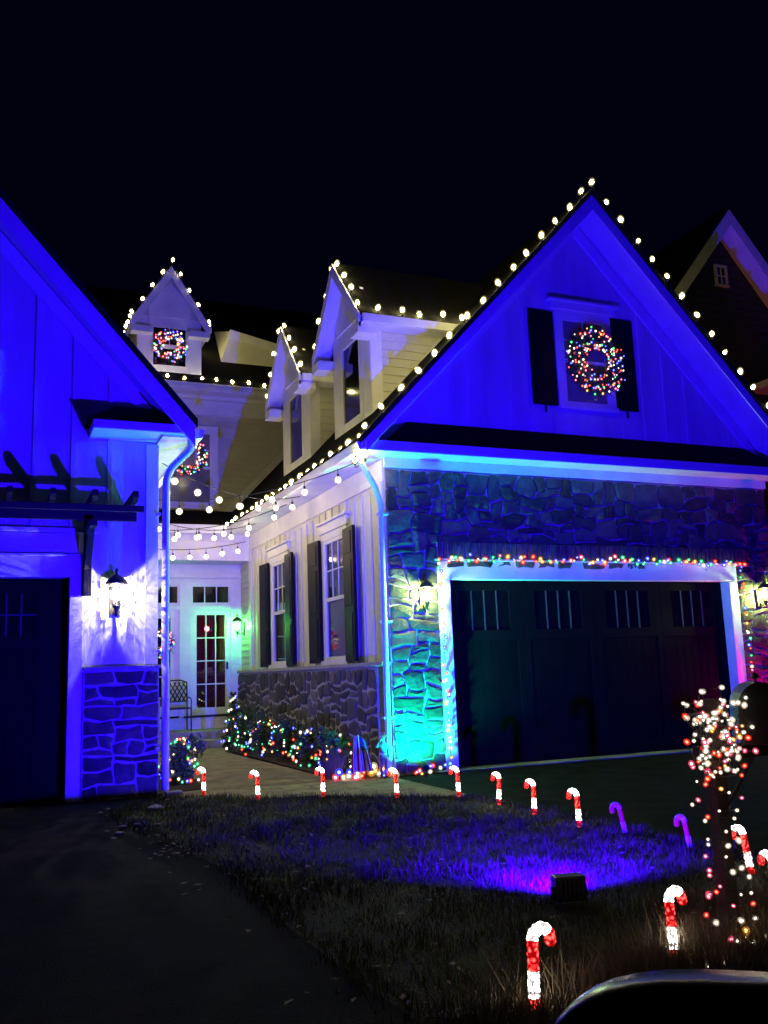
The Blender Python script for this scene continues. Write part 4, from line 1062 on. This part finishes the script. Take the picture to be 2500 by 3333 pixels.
# ------------------------------------------------------------------ wreaths
def wreath(c, normal, Ro, Ri, label, nb, seed, sz):
    g = random.Random(seed); n = Vector(normal).normalized(); u = Vector((0, 0, 1)).cross(n).normalized(); v = n.cross(u)
    t = thing('wreath', c, label, 'wreath', 'lit evergreen wreaths on windows and doors')
    rm = (Ro + Ri) / 2; rt_ = (Ro - Ri) / 2; m = MB()
    for _ in range(1800):
        a = g.uniform(0, 6.283); b = g.uniform(0, 6.283); q = rt_ * g.uniform(.1, .8)
        rad = rm + q * math.cos(b)
        P = Vector(c) + (u * math.cos(a) + v * math.sin(a)) * rad + n * (q * math.sin(b) * .7 + rt_ * .4)
        d = ((u * math.cos(a + g.uniform(-1, 1)) + v * math.sin(a + g.uniform(-1, 1))) * g.choice([-.6, 1]) + n * g.uniform(0, .9)).normalized()
        s = d.cross(n + u * g.uniform(-.5, .5)).normalized(); L = rt_ * g.uniform(.4, .95); W = L * .09
        m.add([P - s * W, P + s * W, P + d * L], [(0, 1, 2)])
    m.obj('greenery', NEEDLE, t)
    fm = MB(); ring = [Vector(c) + (u * math.cos(k * .314) + v * math.sin(k * .314)) * rm + n * .03 for k in range(21)]
    fm.tube(ring, rt_ * .35, 7, False).obj('ring_frame', NEEDLE, t)
    for i in range(nb):
        a = 6.283 * i / nb + g.uniform(-.1, .1); rad = rm + g.uniform(-1.0, 1.0) * rt_
        P = Vector(c) + (u * math.cos(a) + v * math.sin(a)) * rad + n * (rt_ * g.uniform(.7, 1.1))
        inst('bulb', MINIS[g.choice([0, 0, 0, 1, 2, 2, 3, 4, 4, 5, 5])], P, t, scale=sz * g.uniform(.8, 1.5))
wreath((8.10, 10.86, 5.68), (0, -1, 0), .53, .19, 'large lit wreath on the shuttered window of the big blue gable', 190, 1, 1.15)
wreath((3.41, 19.60, 8.50), (0, -1, 0), .39, .15, 'lit wreath on the dormer window above the upper cornice', 110, 2, 1.7)
wreath((3.84, 19.84, 6.10), (0, -1, 0), .44, .22, 'lit wreath on the upstairs window half hidden by the left garage eave', 100, 3, 1.7)
wreath((3.02, 18.58, 2.02), (0, -1, 0), .32, .10, 'lit wreath on the white porch side door behind the downspout', 80, 4, 1.6)

# ------------------------------------------------------------------ candy canes
def cane(loc, rz, lit, label, group, sc_=1.0, tilt=(0, 0)):
    t = thing('candy_cane', loc, label, 'candy cane', group, rz)
    t.rotation_euler = (tilt[0], tilt[1], rz); t.scale = (sc_,) * 3
    hr, rr, H = .034, .0205, .245
    path = [Vector((0, 0, H * k / 40)) for k in range(41)]
    for k in range(1, 27):
        a = math.pi * 1.0 * k / 24; path.append(Vector((-hr + hr * math.cos(a), 0, H + hr * math.sin(a) * 1.1)))
    path += [Vector((-2 * hr - .002, 0, H - .012)), Vector((-2 * hr - .002, 0, H - .024))]
    seg = [(0, 9, 'red_segment'), (9, 23, 'white_segment'), (23, 40, 'red_segment'), (40, 58, 'white_segment'), (58, len(path) - 1, 'red_segment')]
    for a, b, nm in seg:
        pp = path[a:b + 1]; rad = [rr * (1 + .07 * math.sin((a + i) * 1.6)) for i in range(len(pp))]
        if b == len(path) - 1: rad[-1] *= .6
        mt = (E_CR if lit else UNLIT_R) if nm[0] == 'r' else (E_CW if lit else UNLIT_W)
        MB().tube(pp, rad, 10).obj(nm, mt, t, True, True)
    MB().tube([(0, 0, -.03), (0, 0, .002)], .006, 5).obj('stake', METAL, t, False, True)
    return t
GC = 'lit candy canes along the lawn edge'
for (x, y), lb in zip(((2.23, 10.55), (2.64, 9.78), (3.29, 9.58), (3.89, 9.0), (4.43, 8.67)),
        ('closest to the left garage downspout', 'in the walkway row facing the porch door', 'in the walkway row in front of the lit shrubs', 'in front of the turquoise stone pier', 'in front of the left edge of the wide garage door')):
    cane((x, y, .01), R(rnd.uniform(-20, -5)), True, 'lit candy cane ' + lb, 'candy canes along the walkway', tilt=(R(rnd.uniform(-5, 5)), R(rnd.uniform(-4, 4))))
for (x, y), lb in zip(((4.47, 7.93), (4.42, 7.22), (4.36, 6.46)), ('third from the unlit canes', 'second from the unlit canes', 'standing next to the unlit canes')):
    cane((x, y, .01), R(rnd.uniform(-15, 5)), True, 'lit candy cane beside the driveway, ' + lb, 'candy canes beside the driveway', tilt=(R(rnd.uniform(-4, 4)), R(rnd.uniform(-4, 4))))
cane((4.45, 5.98, -.02), R(-10), False, 'unlit candy cane by the driveway, tilted, beside the lit ones', None, .92, (R(-6), R(-8)))
cane((4.44, 5.26, -.02), R(-5), False, 'unlit candy cane by the driveway closest to the mailbox', None, .92, (R(-4), R(-7)))
cane((4.25, 4.52, .0), R(-10), True, 'lit candy cane standing just behind the mailbox post', None, 1.0, (R(-4), R(-6)))
cane((3.88, 3.98, .0), R(-5), True, 'lit candy cane right of the mailbox post', None, .9)
cane((2.78, 3.46, .0), R(178), True, 'lit candy cane standing in dry grass left of the mailbox post', None, 1.02, (R(0), R(2)))
cane((1.93, 3.24, -.005), R(172), True, 'tall lit candy cane beside the dark car mirror', None, 1.07, (R(0), R(-2)))

# ------------------------------------------------------------------ mailbox
mbx = thing('mailbox', (3.16, 3.52, 0), 'black arched mailbox on a wooden post wrapped in lights', 'mailbox')
bx('post', 3.12, 3.19, 3.49, 3.56, -.05, 1.10, WOODD, mbx, .006)
bx('crossarm', 3.06, 3.46, 3.49, 3.56, .82, .885, WOODD, mbx, .005)
MB().tube([(3.17, 3.49, .60), (3.36, 3.49, .83)], .01, 6).obj('brace', METAL, mbx)
bx('number_plate', 2.93, 3.12, 3.45, 3.455, 1.03, 1.045, METAL, mbx, 0)
arch = [(-.105, .885), (.105, .885), (.105, 1.04)] + [(.105 * math.cos(a), 1.04 + .125 * math.sin(a)) for a in [math.pi * k / 14 for k in range(1, 14)]] + [(-.105, 1.04)]
ma = R(-38); mc_, ms_ = math.cos(ma), math.sin(ma)
mbp = lambda x, y, z: (3.445 + x * mc_ - y * ms_, 3.50 + x * ms_ + y * mc_, z)
MB().prism([mbp(x, -.08, z) for x, z in arch], Vector(mbp(0, .42, 0)) - Vector(mbp(0, -.08, 0))).obj('body', PLASTIC, mbx, bevel=.008)
MB().prism([mbp(x * 1.06, -.098, 1.03 + (z - 1.03) * 1.05) for x, z in arch], Vector(mbp(0, .017, 0)) - Vector(mbp(0, 0, 0))).obj('door', PLASTIC, mbx, bevel=.004)
MB().lathe(mbp(-.02, -.085, 1.165), [(.006, 0), (.007, .02), (.015, .026), (.016, .04), (.006, .05)], 8).obj('knob', METAL, mbx)
MB().prism([mbp(.112, .1, .95), mbp(.112, .13, .95), mbp(.112, .13, 1.09), mbp(.112, .22, 1.09), mbp(.112, .22, 1.14), mbp(.112, .1, 1.14)], Vector(mbp(.006, 0, 0)) - Vector(mbp(0, 0, 0))).obj('flag', MATS['plastic_red'], mbx)
hp = []
hg = random.Random(15)
for i in range(95):
    # wound round the post, mostly showing on the street side
    f = i / 94; a = R(228) + 1.75 * math.sin(i * .62) + hg.uniform(-.3, .3); z = .05 + .80 * f; q = hg.uniform(.065, .125)
    hp.append((3.155 + q * math.cos(a), 3.525 + q * math.sin(a), z))
g = random.Random(5)
for i in range(85):
    a = g.uniform(0, 6.28); hp.append((3.10 + .25 * math.cos(a) * g.uniform(.0, 1.0), 3.44 + .08 * math.sin(a), g.uniform(.70, 1.10) + g.uniform(0, .1)))
mini_string('warm red and white lights wound around the mailbox post', hp, len(hp), .012, MINIS, [0, 3, 4, 4, 4, 4, 4, 4, 5, 5], .0022, (.55, 1.25))
mini_string('loose end of lights lying in the dry grass at the mailbox foot', [(2.95, 3.36, .05), (3.1, 3.42, .06), (3.2, 3.38, .05), (3.05, 3.30, .03), (2.85, 3.30, .03)], 14, .03, MINIS, [0, 3, 4, 4, 5], .0022, (.8, 1.4))

# ------------------------------------------------------------------ statue, flag, porch things, rocks
st = thing('soldier_statue', (4.50, 10.80, 0), 'small saluting soldier statue with brimmed hat beside the downspout', 'statue')
def skin_body(name, verts, edges, rad, mt, parent, loc, sub=1):
    me = bpy.data.meshes.new(name); me.from_pydata(verts, edges, []); me.update(); me.materials.append(mt)
    o = bpy.data.objects.new(name, me); reg(o, parent, True); 
    o.modifiers.new('skin', 'SKIN').use_smooth_shade = True
    me.skin_vertices
    lay = me.skin_vertices[0].data
    for i, r_ in enumerate(rad): lay[i].radius = (r_, r_) if not isinstance(r_, tuple) else r_
    lay[0].use_root = True
    s = o.modifiers.new('sub', 'SUBSURF'); s.levels = sub; s.render_levels = sub
    return o
sv = [(0, 0, .27), (0, 0, .33), (0, 0, .40), (0, 0, .435), (0, -.003, .465), (0, -.004, .50),
      (.028, 0, .255), (.03, -.004, .15), (.032, 0, .03), (.034, -.03, .015),
      (-.028, 0, .255), (-.03, -.004, .15), (-.032, 0, .03), (-.034, -.03, .015),
      (-.052, 0, .395), (-.105, -.015, .375), (-.045, -.045, .465), (-.025, -.05, .478),
      (.052, 0, .395), (.068, .0, .33), (.066, -.012, .265), (.066, -.016, .24)]
se = [(0, 1), (1, 2), (2, 3), (3, 4), (4, 5), (0, 6), (6, 7), (7, 8), (8, 9), (0, 10), (10, 11), (11, 12), (12, 13), (2, 14), (14, 15), (15, 16), (16, 17), (2, 18), (18, 19), (19, 20), (20, 21)]
sr = [(.045, .034), (.040, .03), (.048, .034), .017, .026, .024, .027, .021, .016, .012, .027, .021, .016, .012, .019, .015, .010, .009, .019, .015, .012, .011]
skin_body('figure', sv, se, sr, STATUE, st, None, 2)
MB().lathe((0, -.004, .505), [(.058, 0), (.060, .004), (.034, .008), (.031, .03), (.022, .038)], 14).obj('hat', STATUE, st, True, True)
MB().lathe((0, 0, 0), [(.075, 0), (.075, .015), (.062, .022)], 14).obj('plinth', STATUE, st, False, True)
MB().lathe((0, 0, .285), [(.047, 0), (.049, .012), (.047, .02)], 14).obj('belt', UNLIT_W, st, True, True)
# flag hanging limp from a short leaning pole
def flag_mat():
    m = bpy.data.materials.new('flag_cloth'); m.use_nodes = True; t = m.node_tree; b = t.nodes['Principled BSDF']; b.inputs['Roughness'].default_value = .8
    uv = t.nodes.new('ShaderNodeAttribute'); uv.attribute_name = 'cloth'
    sp = t.nodes.new('ShaderNodeSeparateXYZ'); t.links.new(uv.outputs['Vector'], sp.inputs[0])
    m13 = t.nodes.new('ShaderNodeMath'); m13.operation = 'MULTIPLY'; m13.inputs[1].default_value = 6.5; t.links.new(sp.outputs[0], m13.inputs[0])
    fr = t.nodes.new('ShaderNodeMath'); fr.operation = 'FRACT'; t.links.new(m13.outputs[0], fr.inputs[0])
    gt_ = t.nodes.new('ShaderNodeMath'); gt_.operation = 'GREATER_THAN'; gt_.inputs[1].default_value = .5; t.links.new(fr.outputs[0], gt_.inputs[0])
    mx = t.nodes.new('ShaderNodeMix'); mx.data_type = 'RGBA'; mx.inputs['A'].default_value = (.30, .012, .012, 1); mx.inputs['B'].default_value = (.80, .78, .74, 1); t.links.new(gt_.outputs[0], mx.inputs['Factor'])
    # canton: first part of the fly, upper seven stripes
    c1 = t.nodes.new('ShaderNodeMath'); c1.operation = 'GREATER_THAN'; c1.inputs[1].default_value = .46; t.links.new(sp.outputs[0], c1.inputs[0])
    c2 = t.nodes.new('ShaderNodeMath'); c2.operation = 'GREATER_THAN'; c2.inputs[1].default_value = .60; t.links.new(sp.outputs[1], c2.inputs[0])
    c3 = t.nodes.new('ShaderNodeMath'); c3.operation = 'MULTIPLY'; t.links.new(c1.outputs[0], c3.inputs[0]); t.links.new(c2.outputs[0], c3.inputs[1])
    sx = t.nodes.new('ShaderNodeVectorMath'); sx.operation = 'MULTIPLY'; sx.inputs[1].default_value = (17, 22, 0); t.links.new(uv.outputs['Vector'], sx.inputs[0])
    vo = t.nodes.new('ShaderNodeTexVoronoi'); vo.inputs['Scale'].default_value = 1; vo.inputs['Randomness'].default_value = 0; t.links.new(sx.outputs[0], vo.inputs['Vector'])
    ls_ = t.nodes.new('ShaderNodeMath'); ls_.operation = 'LESS_THAN'; ls_.inputs[1].default_value = .22; t.links.new(vo.outputs['Distance'], ls_.inputs[0])
    cn = t.nodes.new('ShaderNodeMix'); cn.data_type = 'RGBA'; cn.inputs['A'].default_value = (.015, .02, .10, 1); cn.inputs['B'].default_value = (.7, .7, .7, 1); t.links.new(ls_.outputs[0], cn.inputs['Factor'])
    m2 = t.nodes.new('ShaderNodeMix'); m2.data_type = 'RGBA'; t.links.new(c3.outputs[0], m2.inputs['Factor']); t.links.new(mx.outputs['Result'], m2.inputs['A']); t.links.new(cn.outputs['Result'], m2.inputs['B'])
    t.links.new(m2.outputs['Result'], b.inputs['Base Color'])
    return m
fg = thing('garden_flag', (4.18, 10.82, 0), 'striped flag hanging limp from a short pole beside the soldier statue', 'flag')
MB().tube([(0, 0, -.03), (.0, 0, .56)], .007, 6).obj('pole', WOODD, fg, True, True)
m = MB(); nu_, nv_ = 28, 16; uvs = []
for j in range(nv_ + 1):
    v = j / nv_          # 0 bottom, 1 top
    for i in range(nu_ + 1):
        u = i / nu_
        wdt = .07 + .085 * (1 - v) ** .8
        x = (u - .5) * 2 * wdt + .03 * (1 - v); y = -.03 - .028 * math.sin(u * 17 + 1.2 * v) * (1 - .6 * v) - .02 * (1 - v)
        z = .10 + .44 * v - .10 * abs(u - .4) * (v > .5) * (v - .5) * 2
        m.v.append((x, y, z)); uvs.append((u, v, 0))
for j in range(nv_):
    for i in range(nu_):
        a = j * (nu_ + 1) + i; m.f.append([a, a + 1, a + nu_ + 2, a + nu_ + 1])
fo = m.obj('cloth', flag_mat(), fg, True, True)
at_ = fo.data.attributes.new('cloth', 'FLOAT_VECTOR', 'POINT'); at_.data.foreach_set('vector', [c for q in uvs for c in q])
so_ = fo.modifiers.new('thick', 'SOLIDIFY'); so_.thickness = .002

ch = thing('porch_chair', (3.36, 18.22, .30), 'dark metal chair with lattice back on the porch', 'chair')
for x in (-.21, .21):
    MB().tube([(x, -.2, 0), (x, -.2, .43)], .014, 6).obj('leg', METAL, ch, True, True)
    MB().tube([(x, .2, 0), (x, .2, .45), (x, .24, .93)], .014, 6).obj('leg', METAL, ch, True, True)
    MB().tube([(x, .21, .62), (x, -.05, .64), (x, -.2, .60), (x, -.2, .43)], .012, 6).obj('arm', METAL, ch, True, True)
bx('seat', -.22, .22, -.22, .21, .42, .45, METAL, ch, .008, True)
MB().tube([(-.21, .24, .92), (-.1, .245, .965), (.1, .245, .965), (.21, .24, .92)], .014, 6).obj('top_rail', METAL, ch, True, True)
MB().tube([(-.21, .215, .56), (.21, .215, .56)], .012, 6).obj('lower_rail', METAL, ch, True, True)
for k in range(6):
    x0 = -.21 + .084 * k
    for a, b in (((x0, .217, .57), (min(.21, x0 + .21), .24, .57 + min(.21, .21 - x0) * 1.7)), ((x0 + .0, .24, .93), (min(.21, x0 + .21), .217, .93 - min(.21, .21 - x0) * 1.7))):
        if b[0] - a[0] > .03: MB().tube([a, b], .012, 5).obj('lattice_bar', METAL, ch, True, True)
bxn = thing('storage_box', (2.75, 18.1, .30), 'tall beige box standing on the porch beside the chair', 'box')
bx('body', -.22, .22, -.18, .18, 0, .62, BEIGE, bxn, .01, True); bx('lid', -.235, .235, -.195, .195, .62, .66, BEIGE, bxn, .01, True)
hl = thing('added_hall_lamp', (4.17, 19.4, 2.73), 'red glowing lamp added behind the glass porch door in place of a red reflection', 'lamp')  # added lamp, stands in for a red reflection on the door glass
MB().tube([(0, 0, 0), (0, 0, -.35)], .008, 6).obj('cord', METAL, hl, False, True)
inst('bulb', sphere_mesh('bulb', E_RED, .05, 12, 8), (0, 0, -.42), hl, local=True)
MB().lathe((0, 0, -.40), [(.09, .052), (.03, .10)], 12).obj('lamp_shade', MATS['plastic_red'], hl, True, True)

def rock(loc, s, label, seed):
    g = random.Random(seed); bm = bmesh.new(); bmesh.ops.create_icosphere(bm, subdivisions=2, radius=1)
    for v in bm.verts:
        k = 1 + .25 * math.sin(v.co.x * 3 + seed) * math.cos(v.co.y * 4 - seed) + g.uniform(-.06, .06); v.co = Vector((v.co.x * s[0], v.co.y * s[1], v.co.z * s[2])) * k
    me = bpy.data.meshes.new('rock'); bm.to_mesh(me); bm.free(); me.materials.append(ROCK)
    o = bpy.data.objects.new('rock', me); C.objects.link(o); o.location = loc
    tag(o, label, 'rock', 'rocks on the lawn edge')
rock((1.55, 9.65, .03), (.09, .06, .035), 'pale flat rock at the lawn corner by the left garage', 1)
for i, (x, y) in enumerate(((1.12, 8.7), (1.25, 8.75), (1.05, 8.35), (1.4, 8.62))):
    rock((x, y, .02), (.04, .03, .02), 'small pale stone in the scatter along the left driveway edge', 3 + i)
rock((1.62, 3.28, .02), (.07, .05, .03), 'pale rock in the dry grass beside the tall candy cane', 9)

# ------------------------------------------------------------------ car the view is taken from: door and mirror
car = thing('car', (.3, .3, 0), 'dark car door with rounded side mirror at the street edge', 'car')
dm = MB()
dm.prism([(-1.2, .42, .35), (1.0, .42, .35), (1.0, .36, .90), (.6, .33, .93), (-1.2, .33, .93)], (0, -.1, 0)).obj('door', CARPAINT, car, bevel=.02)
bx('sill_strip', -1.2, .6, .325, .345, .931, .945, PLASTIC, car)
MB().prism([(1.001, .40, .35), (2.6, .40, .35), (2.6, .30, .78), (1.8, .30, .86), (1.001, .34, .90)], (0, -.6, 0)).obj('fender', CARPAINT, car, bevel=.03)
def mirror():
    # housing centre and axes: the glass looks back along the car
    bm = bmesh.new()
    outline = []
    Wm, Hm = .205, .105
    for k in range(40):
        a = 2 * math.pi * k / 40; c_, s_ = math.cos(a), math.sin(a); e = 2 / 2.9
        outline.append((Wm * abs(c_) ** e * (1 if c_ > 0 else -1), Hm * abs(s_) ** e * (1 if s_ > 0 else -1)))
    return outline
mo = mirror()
mc = Vector((.665, .700, .875)); fwd = Vector((.66, .75, 0)).normalized(); side = Vector((fwd.y, -fwd.x, 0))
tiltv = Vector((0, 0, 1))
def mp(u, v, d): return mc + side * u + tiltv * v + fwd * d
m = MB(); rings = [(1.0, -.004), (1.03, .0), (1.04, .02), (1.0, .06), (.82, .10), (.5, .125)]
for s_, d in rings: m.v += [tuple(mp(u * s_, v * s_, d)) for u, v in mo]
n = len(mo)
for i in range(len(rings) - 1):
    for k in range(n): m.f.append([i * n + k, i * n + (k + 1) % n, (i + 1) * n + (k + 1) % n, (i + 1) * n + k])
m.f.append([(len(rings) - 1) * n + k for k in range(n)])
sm = m.obj('side_mirror', CARPAINT, car, smooth=True)
m = MB(); m.v = [tuple(mp(u * .95, v * .95, .004)) for u, v in mo]; m.f = [list(range(n))]; m.obj('mirror_glass', GLASS, sm)
MB().tube([mp(.06, -.06, .05), mp(.12, -.1, .03), (.85, .38, .90)], [.035, .03, .035], 8).obj('mirror_arm', PLASTIC, car, True)
